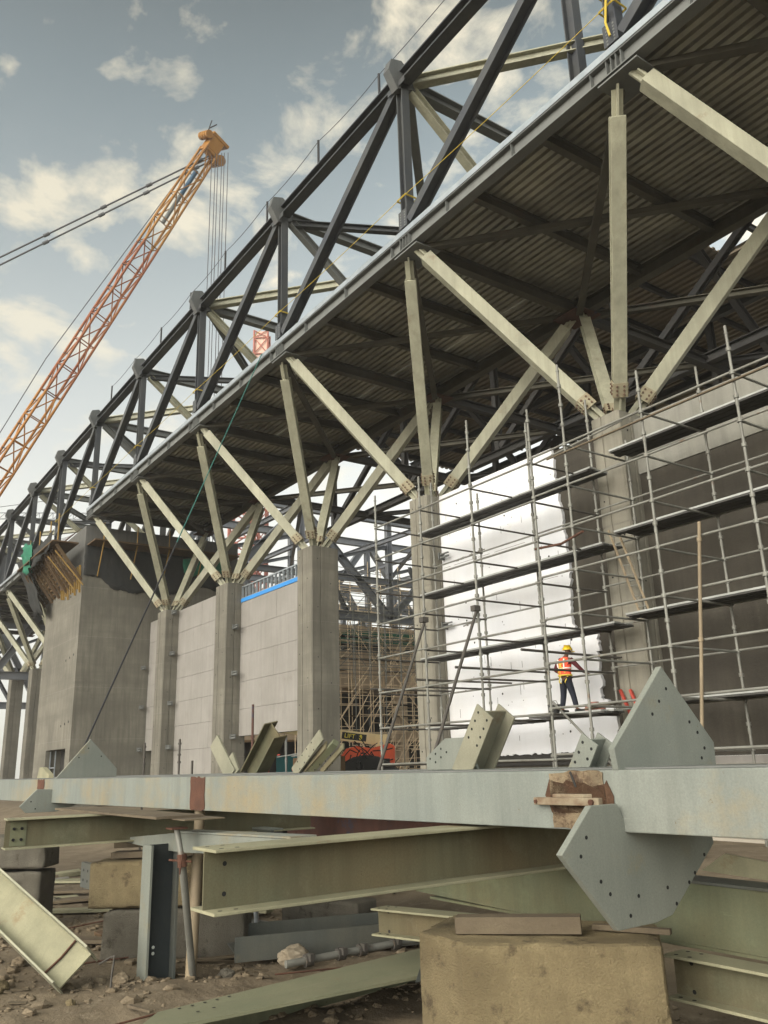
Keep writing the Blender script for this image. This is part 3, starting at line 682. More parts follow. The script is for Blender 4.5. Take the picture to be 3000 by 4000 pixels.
for k in range(30):
    z = 9+k*.31; a = 15+r3.uniform(0, 6); MB().tube((-46, a, z), (-46, a+r3.uniform(9, 15), z+r3.uniform(-.2, .2)), .03, 5).build('ledger', scaf, t)
for k in range(40):
    y = 15+r3.uniform(0, 20); z = r3.uniform(8.5, 15.5); MB().tube((-46, y, z), (-46, y+r3.choice((-2, 2.5)), z+2.4), .028, 5).build('brace', scaf, t)

# ---------------- boom lift
fx = V(.574, .819, 0)            # along the boom, to the right in view
nn = V(.819, -.574, 0)           # towards the photographer
def L(a, z, o=0): return V(-33, 13.6, 0)+fx*a+nn*o+V(0, 0, z)
t = thing('boom_lift', tuple(L(0, 0)), 'orange boom lift with cream boom parked beyond the open bay', 'boom lift')
b = MB()
pts = [(-1.35, 1.35), (2.0, 1.35), (2.05, 2.85), (1.7, 3.0), (.6, 2.75), (-.4, 2.9), (-1.0, 2.75), (-1.35, 2.3)]
b.prism([L(a, z) for a, z in pts], nn, 2.2); b.build('turntable', lift_or, t, bevel=.12)
MB().prism([L(a, z) for a, z in ((-2.6, .5), (2.2, .5), (2.2, 1.3), (-1.6, 1.3), (-2.6, .9))], nn, 2.0).build('chassis', lift_or, t, bevel=.06)
for a in (-1.8, 1.5):
    for o in (-1.1, 1.1): MB().tube(L(a, .55, o-.18), L(a, .55, o+.18), .55, 16).build('wheel', black_p, t)
b = MB(); p, q = L(1.25, 3.22), L(-6.2, 4.35)
bm_ = b.bar(p, q, .42, .66).build('boom', lift_cr, t, bevel=.02)
MB().bar(q+fx*.2, L(-9.5, 4.25), .3, .44).build('inner_boom', lift_cr, t)
MB().prism([L(a, z) for a, z in ((.85, 2.5), (1.5, 2.5), (1.6, 3.6), (.8, 3.5))], nn, .9).build('boom_pivot', lift_cr, t, bevel=.03)
MB().prism([L(a, z, 1.108) for a, z in ((1.25, 1.5), (1.7, 1.5), (1.7, 2.1), (1.25, 2.1))], nn, .03).build('panel_vent', black_p, t)
bd = (p-q).normalized(); bu = V(0, 0, 1)-bd*bd.z; bu.normalize(); bn = bd.cross(bu).normalized()
if bn.dot(nn) < 0: bn = -bn
c0 = q+bd*5.75+bn*.214
MB().box(c0, bd*.78, bu*.21, bn*.004).build('boom_panel', black_p, t)
def text(name, s, size, org, xd, upd, m, parent, ext=.003, align='LEFT'):
    cu = bpy.data.curves.new(name, 'FONT'); cu.body = s; cu.size = size; cu.extrude = ext; cu.align_x = align; cu.align_y = 'CENTER'; cu.offset = .012*size
    tmp = bpy.data.objects.new(name, cu); COL.objects.link(tmp)
    me = bpy.data.meshes.new_from_object(tmp.evaluated_get(bpy.context.evaluated_depsgraph_get())); bpy.data.objects.remove(tmp)
    xd = Vector(xd).normalized(); upd = Vector(upd).normalized(); n = xd.cross(upd)
    T = Matrix((xd, upd, n)).transposed().to_4x4(); T.translation = Vector(org)-Vector(parent['_o']); me.transform(T)
    me.materials.clear(); me.materials.append(m)
    o = bpy.data.objects.new(name, me); COL.objects.link(o); o.parent = parent; o['_o'] = parent['_o']; return o
text('lettering', 'LIFT', .38, c0-bd*.62+bn*.012, bd, bu, sign_yel, t)
for k in range(3):
    cc = c0+bd*(.2+k*.22)+bn*.012; ring = MB()
    if k == 1:
        ring.prism([cc+bd*x+bu*y for x, y in ((-.09, .08), (-.04, .17), (.05, .17), (.09, .06), (.08, -.1), (.0, -.18), (-.08, -.1))], bn, .012)
    else:
        for i in range(12):
            a0, a1 = 2*math.pi*i/12, 2*math.pi*(i+1)/12
            ring.bar(cc+bd*math.cos(a0)*.09+bu*math.sin(a0)*.17, cc+bd*math.cos(a1)*.09+bu*math.sin(a1)*.17, .012, .03, bn)
    ring.build('boom_emblem', sign_yel if k == 1 else grey_steel, t)
# heap of reinforcing wire
t = MB(); r4 = random.Random(3)
for k in range(260):
    a = r4.uniform(0, 6.28); rr = r4.uniform(0, 2.6); c = V(-27.5+math.cos(a)*rr, 10.2+math.sin(a)*rr, 0); h = max(.2, 2.9-rr*.8)
    p = c+V(0, 0, r4.uniform(0, h)); q = p+V(r4.uniform(-1, 1), r4.uniform(-1, 1), r4.uniform(-.5, .6)); mid = (p+q)/2+V(0, 0, r4.uniform(-.1, .35)); t.path([p, mid, q], .03, 4)
t.dome((-27.5, 10.2, 0), 2.3, 2.3, 12, 5)
tag(t.build('wire_heap', interior_dark, origin=(-27.5, 10.2, 0)), 'dark tangled heap of rebar wire in front of the orange boom lift', 'wire heap')
t = thing('site_skip', (-35.2, 10.2, 0), 'teal site container with a red sign beside the orange boom lift', 'container')
MB().box((-36.6, 11.4, 1.3), fx*1.7, nn*.9, (0, 0, 1.2)).build('body', teal_p, t, bevel=.03)
b = MB()
for k in range(3): b.box(V(-36.6, 11.4, 1.6+.3*k)+nn*.91+fx*(-.1+.05*k), fx*(.6-.1*(k % 2)), nn*.012, (0, 0, .09))
b.build('sign', pink_p, t)
t = thing('green_skip', (-17.5, 1.2, 0), 'green steel box under the clad wall next to the widest column', 'skip')
MB().abox((-18.5, 1.6, 1.6), (-17.5, 2.3, 3.0)).build('body', green_p, t, bevel=.02)
MB().prism([(-18.5, 1.95, 1.6), (-17.5, 1.95, 1.6), (-17.8, 1.95, .6), (-18.3, 1.95, .6)], (0, 1, 0), .6).build('chute', black_p, t)
MB().abox((-18.4, 1.7, 0), (-18.3, 2.2, 1.6)).abox((-17.7, 1.7, 0), (-17.6, 2.2, 1.6)).build('leg', grey_steel, t)
for k, x in enumerate((-22.3, -20.6, -19.3)):
    b = MB(); b.tube((x, 1.5, 0), (x, 1.5, 3.1), .045, 6); b.tube((x, 1.5, 1.9), (x, 1.5, 2.1), .06, 6); b.tube((x-.8, 1.5, 2.2), (x+1.1, 1.5, 2.3), .03, 5)
    tag(b.build('prop', red_prop if k == 0 else grey_steel, origin=(x, 1.5, 0)), ['red adjustable prop under the clad wall with blue strip', 'grey prop at the middle of the gap under the clad wall', 'grey prop under the clad wall near the green box'][k], 'prop')
b = MB()
tag(MB().abox((-22, 2.6, 0), (-18.8, 3.4, 2.15)).build('pallet_stack', form_wood, origin=(-20, 3, 0)), 'low stack of pale timber under the clad wall', 'timber stack')

# ---------------- crawler crane
TIP = V(-45.85, 7.64, 55.4); FOOT = V(-65.4, -15.2, 1.9)
t = thing('lattice_crane', tuple(FOOT), 'tall lattice boom crane, yellow head and red middle, rising at the left', 'crane')
ad = (FOOT-TIP).normalized(); view = ((TIP+FOOT)/2-CAMLOC).normalized()
wd = V(-.62, .75, 0); wd = (wd-ad*wd.dot(ad)).normalized(); dp = ad.cross(wd).normalized()
wd = wd*.90+dp*.44; wd.normalize(); dp = ad.cross(wd).normalized()
LL = (FOOT-TIP).length
def boom(s0, s1, w0, w1, m, name):
    n = max(2, int((s1-s0)/2.35)); P = []
    for i in range(n+1):
        f = i/n; c = TIP+ad*(s0+(s1-s0)*f); hw = (w0+(w1-w0)*f)/2
        P.append([c+wd*(a*hw)+dp*(b*hw*.85) for a, b in ((1, 1), (-1, 1), (-1, -1), (1, -1))])
    ch = MB()
    for j in range(4): ch.tube(P[0][j], P[-1][j], .11, 6)
    ch.build(name+'_chord', m, t); la = MB()
    for i in range(n+1):
        for j in range(4): la.tube(P[i][j], P[i][(j+1) % 4], .05, 5)
        if i < n:
            for j in range(4):
                a, b = (j, (j+1) % 4) if (i+j) % 2 else ((j+1) % 4, j)
                la.tube(P[i][a], P[i+1][b], .055, 5)
    la.build(name+'_lacing', m, t)
boom(1.0, 11.5, 1.25, 1.42, yellow_p, 'head_section')
boom(11.5, 27, 1.42, 1.45, redp, 'red_section')
boom(27, LL-8, 1.45, 1.5, orange_p, 'lower_section')
boom(LL-8, LL, 1.5, .7, orange_p, 'foot_section')
b = MB(); b.box(TIP+ad*.55, ad*.75, wd*.66, dp*.55); b.box(TIP-ad*.3+wd*.15, ad*.16, wd*.95, dp*.6); b.build('head_frame', yellow_p, t, bevel=.08)
for s, mm in ((1, yellow_p), (-1, yellow_p)):
    c = TIP+ad*(.2 if s < 0 else 1.2)+wd*(s*1.05 if wd.dot(rt) > 0 else -s*1.05)
    bb = MB()
    for k in range(4): bb.tube(c+dp*(-.7+k*.38), c+dp*(-.42+k*.38), .48 if s > 0 else .36, 14)
    bb.build('sheave', mm, t)
c = TIP+ad*5.5; MB().tube(c-ad*2.2, c+ad*.4, .2, 8).build('jib_strut', mat('blue_paint', (.03, .08, .14), rough=.5), t)
MB().tube(c+ad*.4, c+ad*3.6, .18, 8).build('jib_strut_end', grey_steel, t)
MB().tube(TIP-ad*.8-rt*1.2, TIP-ad*2.6-rt*1.6, .05, 5).tube(TIP-ad*1.7-rt*1.4, TIP-ad*2.1-rt*.9, .06, 5).build('anemometer', dark_m, t)
for k, (a0, b0) in enumerate((((-46.4, 7.29, 54.15), (-56.34, -7.15, 44.28)), ((-46.77, 7.1, 53.5), (-56.5, -7.06, 43.65)))):
    a, bq = V(*a0), V(*b0); e = a+(bq-a)*3.2; pb = MB(); pb.tube(a, e, .075, 6)
    for s in (.03, .28, .5, .77, 1.1, 1.5): p = a.lerp(bq, s); pb.tube(p, p+(bq-a).normalized()*.55, .15, 6)
    pb.build('pendant_line', steel_rope, t)
MB().path([TIP+ad*1.0-rt*.9, V(-57.25, -2.5, 36.35), V(-60.1, -5.05, 29.9), V(-65.5, -12, 8)], .04, 5).build('boom_rope', steel_rope, t)
for k in range(6):
    p = TIP+ad*1.3+rt*(.35+.28*k)+dp*(.1*(k % 2)); MB().tube(p, V(p.x-.0, p.y, 12), .035, 5).build('hoist_rope', steel_rope, t)
for k in range(16):
    s = 12+k*2.3; p = TIP+ad*s+wd*.74*(1 if wd.dot(rt) < 0 else -1)+dp*.6; MB().tube(p, p-rt*.5+V(0, 0, .2), .04, 4).build('rope_guide', dark_m, t)
b = MB(); b.box(FOOT+V(-1.5, -2, .6), fx*3.6, nn*1.8, (0, 0, 1.1)); b.build('machinery_house', orange_p, t, bevel=.1)
for s in (-1, 1): MB().box(FOOT+V(-1, -1.4, -1.3)+nn*(s*2.6), fx*4.2, nn*.55, (0, 0, .6)).build('crawler_track', black_p, t, bevel=.2)

# ---------------- tower crane mast and hoist
def lattice_mast(t, cx, cy, z0, z1, wdt, bay, m, name, r=.09):
    h = wdt/2; u1, u2 = fx, nn; P = lambda a, b, z: V(cx, cy, z)+u1*(a*h)+u2*(b*h)
    cs = ((1, 1), (-1, 1), (-1, -1), (1, -1)); ch = MB(); la = MB()
    for a, b in cs: ch.bar(P(a, b, z0), P(a, b, z1), r*2.2, r*2.2)
    z = z0; k = 0
    while z < z1-.1:
        zn = min(z1, z+bay)
        for j in range(4):
            a, c = cs[j], cs[(j+1) % 4]; la.tube(P(*a, z), P(*c, z), r, 5); la.tube(P(*a, z), P(*c, zn), r*.8, 5); la.tube(P(*c, z), P(*a, zn), r*.8, 5)
        z = zn; k += 1
    ch.build(name+'_leg', m, t); la.build(name+'_lacing', m, t)
t = thing('tower_crane', (-88.3, 33.2, 0), 'pinkish red tower crane mast with yellow collar above the roof edge', 'tower crane')
lattice_mast(t, -88.3, 33.5, 0, 63.6, 2.0, 2.6, mast_red, 'mast', .10)
b = MB(); b.box((-88.3, 33.5, 58.3), fx*.82, nn*.82, (0, 0, 5.2)); b.build('climbing_cage', mat('cage_panel', (.62, .42, .34), (.55, .38, .3), .5, rough=.8, bump=0), t)
MB().box((-88.3, 33.5, 51.6), fx*1.1, nn*1.1, (0, 0, 1.4)).build('yellow_collar', mast_yel, t)
MB().tube(V(-88.3, 33.5, 50)-fx*1.35, V(-88.3, 33.5, 61)-fx*1.35, .09, 5).build('cable_riser', grey_steel, t)
t = thing('hoist_tower', (-86.5, 30.5, 0), 'red lattice hoist tower standing beside the tower crane mast', 'hoist tower')
lattice_mast(t, -86.2, 30.2, 0, 37, 3.4, 2.2, mast_red, 'tower', .13)
t = thing('far_tower_crane', (-240, 40, 0), 'very distant pale tower crane with long jib at left horizon', 'tower crane')
b = MB(); A, B = V(-262, 5, 75.5), V(-225, 62, 73.8)
b.tube(A, B, .16, 5).tube(A+V(0, 0, 1.9), B+V(0, 0, 1.9), .16, 5)
n = 34
for k in range(n): p, q = A.lerp(B, k/n), A.lerp(B, (k+1)/n); b.tube(p, q+V(0, 0, 1.9), .1, 4).tube(p+V(0, 0, 1.9), p, .1, 4)
b.build('jib', far_steel, t)
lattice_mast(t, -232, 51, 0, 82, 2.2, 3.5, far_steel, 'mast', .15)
MB().path([A.lerp(B, .2)+V(0, 0, 1.9), V(-232, 51, 82), B+V(0, 0, 1.9)], .1, 4).build('tie_rope', steel_rope, t)

# ================================================================ ROPES ON THE TRUSS
sx = [(-5.25, 1.0), (-9.25, 1.2), (-13.4, 1.15), (-17.5, 1.15), (-21.5, 1.1), (-25.5, 1.1), (-29.6, 1.1), (-33.75, 1.1), (2.5, 1.1), (7.5, 1.1)]
for x, h in sorted(sx):
    b = MB(); b.tube((x, YE, ZU+.15), (x, YE, ZU+.3+h), .045, 6); b.box((x, YE, ZU+.25), (.12, 0, 0), (0, .1, 0), (0, 0, .02))
    tag(b.build('lifeline_post', dark_m, origin=(x, YE, ZU)), 'thin dark lifeline post standing on top of the sloping-looking roof truss chord', 'post', 'lifeline posts along the top chord')
b = MB(); sxx = sorted(sx)
for (a, h), (c, k) in zip(sxx, sxx[1:]): b.path(catenary((a, YE, ZU+.26+h), (c, YE, ZU+.26+k), .12, 5), .014, 4)
tag(b.build('lifeline', steel_rope, origin=(-10, YE, ZU+1)), 'thin dark wire strung between posts above the top chord', 'wire')
b = MB()
pl = [x for x in allx if x > -45]
for a, c in zip(pl, pl[1:]): b.path(catenary((a, YE-.21, 18.15), (c, YE-.21, 18.15), .05, 6), .010, 5)
for x in pl:
    for dz in (0, .035): b.path([(x-.22, YE-.22, 18.13+dz), (x+.22, YE-.22, 18.13+dz), (x+.22, YE+.22, 18.13+dz), (x-.22, YE+.22, 18.13+dz), (x-.22, YE-.22, 18.13+dz)], .014, 5)
tag(b.build('safety_rope', yellow_rope, origin=(-10, YE, 18)), 'thin yellow safety rope tied from post to post above the roof edge', 'rope')
b = MB(); r5 = random.Random(8)
for k in range(9):
    z = 18.75+k*.07; o = r5.uniform(-.03, .03)
    b.path([(4-.27+o, YE-.25, z), (4+.27, YE-.27+o, z+.05), (4+.26, YE+.25, z+.02), (4-.26, YE+.25, z-.04), (4-.27+o, YE-.25, z)], .035, 6)
b.path([(4.05, YE-.28, 18.9), (4.1, YE-.33, 18.2), (4.0, YE-.32, 17.6), (4.06, YE-.3, 17.2)], .03, 6)
for k in range(3): b.path([(4.3+.05*k, YE-.25, 19.0), (4.55+.05*k, YE-.3, 19.25-.1*k), (4.75, YE-.28, 19.05), (4.4, YE-.27, 18.8)], .03, 6)
tag(b.build('rope_coil', yellow_rope, origin=(4, YE, 18.8)), 'thick yellow rope knotted round the truss post at the upper right', 'rope')
tag(MB().path(catenary((4.35, YE-.2, 19.1), (9, YE-.2, 24), .1, 6), .025, 5).build('guy_rope', steel_rope, origin=(4.3, YE, 19)), 'dark rope running up to the right from the yellow rope knot', 'rope')
b = MB(); A, Mi, Bm = V(-13.3, -3.55, 17.05), V(-7.5, -8, 6.57), V(-7.5, -10.3, 2.05)
# tag line hanging from the roof edge down to the left gusset of the girder
P0, P2 = A, V(-7.55, -10.9, 2.2); P1 = V(-10.2, -7.9, 8.0)
pts = [P0*(1-s)**2+P1*(2*s*(1-s))+P2*s*s for s in [i/26 for i in range(27)]]
t = thing('tag_line', tuple(P0), 'long tag line hanging from the roof edge down to the steel girder', 'rope')
MB().path(pts[:15], .018, 6).build('green_rope', green_rope, t); MB().path(pts[14:], .024, 6).build('black_cable', dark_m, t)

# ================================================================ AIR
HAZE = True
if HAZE:
    hm = bpy.data.materials.new('haze'); hm.use_nodes = True; ht = hm.node_tree; ht.nodes.clear()
    pv = ht.nodes.new('ShaderNodeVolumePrincipled'); pv.inputs['Color'].default_value = (.96, .95, .92, 1); pv.inputs['Density'].default_value = 0.0007; pv.inputs['Anisotropy'].default_value = 0.3
    ho = ht.nodes.new('ShaderNodeOutputMaterial'); ht.links.new(pv.outputs[0], ho.inputs['Volume'])
    hz_o = MB().abox((-403, -403, -2.2), (403, 403, 92)).build('haze', hm, origin=(0, 0, 40)); hz_o['kind'] = 'stuff'

# ================================================================ SCAFFOLD
SX = [-7.4, -5.14, -2.88, -.6, .53, 2.77, 4.98, 7.2]; YO, YI = -2.5, -.25
LZ = [.8, 1.8, 2.8, 3.8, 4.8, 5.8, 6.8, 7.8, 8.8]
TO = [9.8, 9.75, 10.7, 10.15, 10.9, 9.8, 9.85, 11]; TI = [10.6, 9.6, 11.1, 10.95, 9.4, 10.48, 10.4, 10.6]
sc = thing('scaffold', (0, -1.4, 0), 'pale steel tube scaffold standing along the white and dark rendered walls', 'scaffold')
TR = .03
def standard(x, y, top):
    b = MB(); z = -.1; lean = rnd.uniform(-.02, .02); b.tube((x, y, -.3), (x+lean, y, top), TR, 8)
    b.tube((x+lean, y, top-.18), (x+lean, y, top-.15), .04, 8)
    k = 0
    while z < top-.3:
        zz_ = .3+.5*k
        if zz_ > top-.2: break
        b.tube((x+lean*zz_/top, y, zz_), (x+lean*zz_/top, y, zz_+.075), .058 if k % 2 else .05, 8); k += 1
        if k % 4 == 1: b.tube((x+lean*zz_/top, y, zz_-.16), (x+lean*zz_/top, y, zz_-.05), .038, 8)
    b.build('standard', scaf, sc)
for i, x in enumerate(SX): standard(x, YO, TO[i]); standard(x, YI, TI[i])
for i in range(len(SX)-1):
    for k, z in enumerate(LZ):
        if i in (3,) and k % 2 == 0 and False: continue
        if k == 0 and i > 2: continue
        dz = -.05 if i < 3 else .05
        MB().tube((SX[i]-.05, YO, z+dz), (SX[i+1]+.05, YO, z+dz+rnd.uniform(-.02, .02)), .028, 8).build('ledger', scaf, sc)
        if not (k == 8 and i > 4): MB().tube((SX[i]-.05, YI, z+dz), (SX[i+1]+.05, YI, z+dz), .026, 8).build('ledger', scaf, sc)
for i, x in enumerate(SX):
    for k, z in enumerate(LZ):
        if k == 0: continue
        MB().tube((x, YO-.04, z+(.02 if i > 3 else -.08)), (x, YI+.04, z+(.02 if i > 3 else -.08)), .026, 8).build('transom', scaf_dark if i < 4 else scaf, sc)
for p, q in (((-.55, YO, 3.0), (.3, -1.7, 1.6)), ((.53, YO, 8.65), (7.2, YO, 8.68)), ((-2.9, YI, 9.75), (.5, YI, 9.95))): MB().tube(p, q, .027, 8).build('brace', scaf, sc)
MB().tube((.0, -2.56, 8.62), (7.2, -2.56, 8.66), .024, 8).build('rusty_ledger', wood, sc)
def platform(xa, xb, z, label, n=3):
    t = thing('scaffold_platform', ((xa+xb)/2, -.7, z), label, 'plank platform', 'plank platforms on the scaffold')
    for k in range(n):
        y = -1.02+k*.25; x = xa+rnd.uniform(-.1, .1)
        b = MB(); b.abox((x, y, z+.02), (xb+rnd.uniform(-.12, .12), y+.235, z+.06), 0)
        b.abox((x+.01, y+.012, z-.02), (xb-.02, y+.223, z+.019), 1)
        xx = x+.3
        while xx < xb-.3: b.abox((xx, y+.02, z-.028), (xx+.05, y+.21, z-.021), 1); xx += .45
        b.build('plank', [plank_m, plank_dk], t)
    return t
platform(-7.3, -2.95, 2.70, 'lowest left plank platform beside the column at the white wall edge')
platform(-2.82, -.35, 2.78, 'short lowest plank platform carrying the worker and a bucket')
platform(-7.25, .2, 4.75, 'second plank platform on the white wall, just above the worker')
platform(-7.25, .15, 6.70, 'third plank platform across the middle of the white wall')
platform(-7.2, -.1, 8.68, 'topmost plank platform across the white wall')
platform(.95, 9.0, 2.88, 'lowest plank platform on the dark wall, just right of the big triangular plate')
platform(.5, 9.0, 4.88, 'plank platform on the dark wall at the foot of the ladder')
platform(.56, 9.0, 6.88, 'plank platform on the dark wall at the head of the ladder')
platform(.6, 9.0, 8.90, 'topmost plank platform on the dark wall, bright front edge')
# ladder
t = thing('ladder', (.55, -.75, 5), 'narrow pale metal ladder leaning between two platforms in front of the column', 'ladder')
A0, A1, B0, B1 = V(.0, -.62, 7.12), V(.86, -.9, 4.95), V(.27, -.62, 7.06), V(1.13, -.9, 4.95)
MB().bar(A0, A1, .03, .055).build('rail', bamboo, t); MB().bar(B0, B1, .03, .055).build('rail', bamboo, t)
for k in range(8): f = .08+k*.125; MB().tube(A0.lerp(A1, f), B0.lerp(B1, f), .014, 6).build('rung', scaf, t)
# poles, raking shores, loose tubes
b = MB(); pz = [(2.98+.145*z*(6.07/6.07)*.97, -2.58, z) for z in (0-.6, 1.2, 2.4, 3.6, 4.9, 6.1)]
for i, (p, q) in enumerate(zip(pz, pz[1:])): b.tube(V(*p)+V(.008*(i % 2), 0, 0), V(*q)+V(.008*((i+1) % 2), 0, 0), .035, 8, .034)
for z in (5.75, 3.85): b.tube((2.98+.141*z, -2.58, z-.04), (2.98+.141*z, -2.58, z+.04), .05, 8)
tag(b.build('wooden_pole', bamboo, origin=(3.4, -2.58, 3)), 'long pale wooden pole tied upright to the scaffold on the dark wall', 'pole')
tag(MB().tube((-2.58, -6.85, -.55), (-5.05, -2.55, 5.52), .04, 8).abox((-5.13, -2.7, 5.46), (-4.95, -2.5, 5.6)).build('raking_shore', scaf_dark, origin=(-3.8, -4.7, 2)), 'dark raking prop in front of the column at the left edge of the white wall', 'raking prop')
tag(MB().tube((-.78, -6.87, -.55), (-2.86, -2.55, 5.48), .04, 8).abox((-2.94, -2.7, 5.42), (-2.78, -2.5, 5.56)).build('raking_shore', scaf_dark, origin=(-1.8, -4.7, 2)), 'dark raking prop crossing in front of the white wall', 'raking prop')
lt = [((-3.0, -3.25, 4.0), (-2.85, -.15, 3.96), 'loose dark tube ending free left of the middle of the white wall'), ((-5.3, -2.75, 3.93), (-4.7, .2, 3.86), 'loose dark tube crossing low in front of the white wall left side'), ((-7.6, -2.7, 3.88), (-7.2, .1, 3.84), 'loose dark tube crossing the column at the left wall edge'), ((-.75, -3.15, 4.16), (-.5, -.1, 4.08), 'loose dark pole passing in front of the worker, pointed at its left end')]
for p, q, lab in lt: tag(MB().tube(p, q, .032, 8, .026).build('loose_tube', scaf_dark, origin=p), lab, 'tube', 'loose tubes laid through the scaffold')
tag(MB().tube((-.76, -2.42, 6.6), (.27, -2.62, 6.47), .03, 8).tube((.27, -2.62, 6.47), (1.2, -2.92, 6.5), .03, 8).build('bent_pipe', rust, origin=(.2, -2.6, 6.5)), 'rusty bent pipe laid across the scaffold in front of the dark strip beside the column', 'pipe')
for k, (p, q, lab) in enumerate((((-.6, -.1, 3.32), (-.36, -.1, 2.72), 'left red brace at the foot of the tall column'), ((-.3, -.1, 3.3), (-.1, -.1, 2.78), 'right red brace at the foot of the tall column'))):
    tag(MB().bar(p, q, .06, .06).build('red_brace', red_prop, origin=p), lab, 'brace')
# bucket, bag and blocks by the worker
t = thing('bucket', (-2.2, -.72, 2.85), 'dark mortar bucket left of the worker on the platform', 'bucket')
MB().tube((-2.24, -.72, 2.845), (-2.24, -.72, 3.06), .13, 14, .155).build('body', black_p, t); MB().tube((-2.24, -.72, 3.045), (-2.24, -.72, 3.075), .165, 14).build('rim', scaf_dark, t)
MB().path([(-2.39, -.72, 3.06), (-2.32, -.72, 3.17), (-2.16, -.72, 3.17), (-2.09, -.72, 3.06)], .01, 5).build('handle', scaf, t)
b = MB()
for k in range(3): b.abox((-1.42+.2*k, -.5, 2.85), (-1.24+.2*k, -.4, 3.02+.05*(k % 2)))
tag(b.build('block_stack', brick_m, origin=(-1.1, -.45, 2.85), bevel=.008), 'row of reddish blocks right of the worker on the platform', 'blocks')
tag(MB().bar((-1.3, -.6, 2.9), (-.3, -.35, 3.02), .2, .03).build('loose_board', wood, origin=(-.8, -.5, 2.95)), 'thin timber board lying on the right end of the worker platform', 'board')

# ================================================================ WORKER
W = V(-1.86, -.62, 2.842)
def skinmesh(name, joints, edges, m, parent, root=0, sub=2):
    me = bpy.data.meshes.new(name); me.from_pydata([Vector(j[0])+W for j in joints], edges, [])
    o = bpy.data.objects.new(name, me); COL.objects.link(o)
    mo = o.modifiers.new('s', 'SKIN'); 
    for i, j in enumerate(joints):
        r = j[1]; me.skin_vertices[0].data[i].radius = (r, r) if isinstance(r, (int, float)) else r
    me.skin_vertices[0].data[root].use_root = True
    mo.use_smooth_shade = True
    s = o.modifiers.new('d', 'SUBSURF'); s.levels = sub; s.render_levels = sub
    dg = bpy.context.evaluated_depsgraph_get(); m2 = bpy.data.meshes.new_from_object(o.evaluated_get(dg)); bpy.data.objects.remove(o)
    T = Matrix.Translation(-Vector(parent['_o'])); m2.transform(T); m2.materials.clear(); m2.materials.append(m)
    for p in m2.polygons: p.use_smooth = True
    r = bpy.data.objects.new(name, m2); COL.objects.link(r); r.parent = parent; r['_o'] = parent['_o']; return r
wk = thing('person', tuple(W), 'worker in yellow helmet, orange vest and dark trousers standing on the scaffold', 'person')
hipL, hipR = (-.09, 0, .84), (.09, .0, .84)
J = [((0, 0, .88), .105), ((0, .01, 1.06), .10), ((.0, .03, 1.27), .115), ((.01, .05, 1.385), .055), ((.03, .09, 1.46), .05), ((.045, .12, 1.535), (.078, .088)), ((.05, .12, 1.60), .07),
     ((-.18, .02, 1.31), .058), ((-.28, -.06, 1.07), .042), ((-.16, .12, .98), .03), ((-.12, .18, .96), .033),
     ((.19, .05, 1.31), .058), ((.33, .17, 1.10), .042), ((.40, .33, .955), .03), ((.415, .37, .95), .032),
     ((-.09, 0, .80), .088), ((-.12, .01, .45), .058), ((-.15, -.05, .09), .04), ((-.15, .10, .035), .036),
     ((.09, 0, .80), .088), ((.15, .06, .45), .058), ((.24, .06, .09), .04), ((.28, .20, .035), .036)]
E_ = [(0, 1), (1, 2), (2, 3), (3, 4), (4, 5), (5, 6), (2, 7), (7, 8), (8, 9), (9, 10), (2, 11), (11, 12), (12, 13), (13, 14), (0, 15), (15, 16), (16, 17), (17, 18), (0, 19), (19, 20), (20, 21), (21, 22)]
for base, hand, dirv in ((10, V(-.12, .18, .96), V(.3, .9, -.1)), (14, V(.415, .37, .95), V(.35, .9, -.1))):     # five fingers on each hand, closing downward
    dirv.normalize(); sd = V(dirv.y, -dirv.x, 0).normalized()
    for k, (o_, ln) in enumerate(((-.026, .05), (-.009, .06), (.009, .062), (.026, .052))):
        a = len(J); J.append((tuple(hand+sd*o_+dirv*.035), .010)); J.append((tuple(hand+sd*o_+dirv*(.035+ln*.6)+V(0, 0, -.012)), .009)); J.append((tuple(hand+sd*o_+dirv*(.035+ln*.75)+V(0, 0, -.04)), .008))
        E_ += [(base, a), (a, a+1), (a+1, a+2)]
    a = len(J); J.append((tuple(hand-sd*.038+dirv*.0+V(0, 0, -.01)), .011)); J.append((tuple(hand-sd*.045+dirv*.03+V(0, 0, -.03)), .009)); E_ += [(base, a), (a, a+1)]
skinmesh('body', J, E_, skin, wk)
# face
hc = W+V(.045, .12, 1.55); fd = V(.35, .9, -.25).normalized(); fs = fd.cross(V(0, 0, 1)).normalized(); fu = fs.cross(fd)
MB().tube(hc+fd*.075, hc+fd*.115-fu*.03, .014, 7, .02).build('nose', skin, wk)
b = MB()
for s in (-1, 1): b.disc(hc+fd*.088+fs*(s*.032)+fu*.015, fd, .012, .004, 8)
b.build('eyes', hair_m, wk); MB().box(hc+fd*.083-fu*.05, fs*.022, fd*.006, fu*.005).build('mouth', shirt_m, wk)
b = MB()
for s in (-1, 1): b.box(hc+fs*(s*.082)-fd*.01, fs*.01, fd*.02, fu*.03)
b.build('ears', skin, wk, bevel=.006)
skinmesh('hair', [((.035, .085, 1.52), .075), ((.045, .115, 1.59), .085)], [(0, 1)], hair_m, wk)
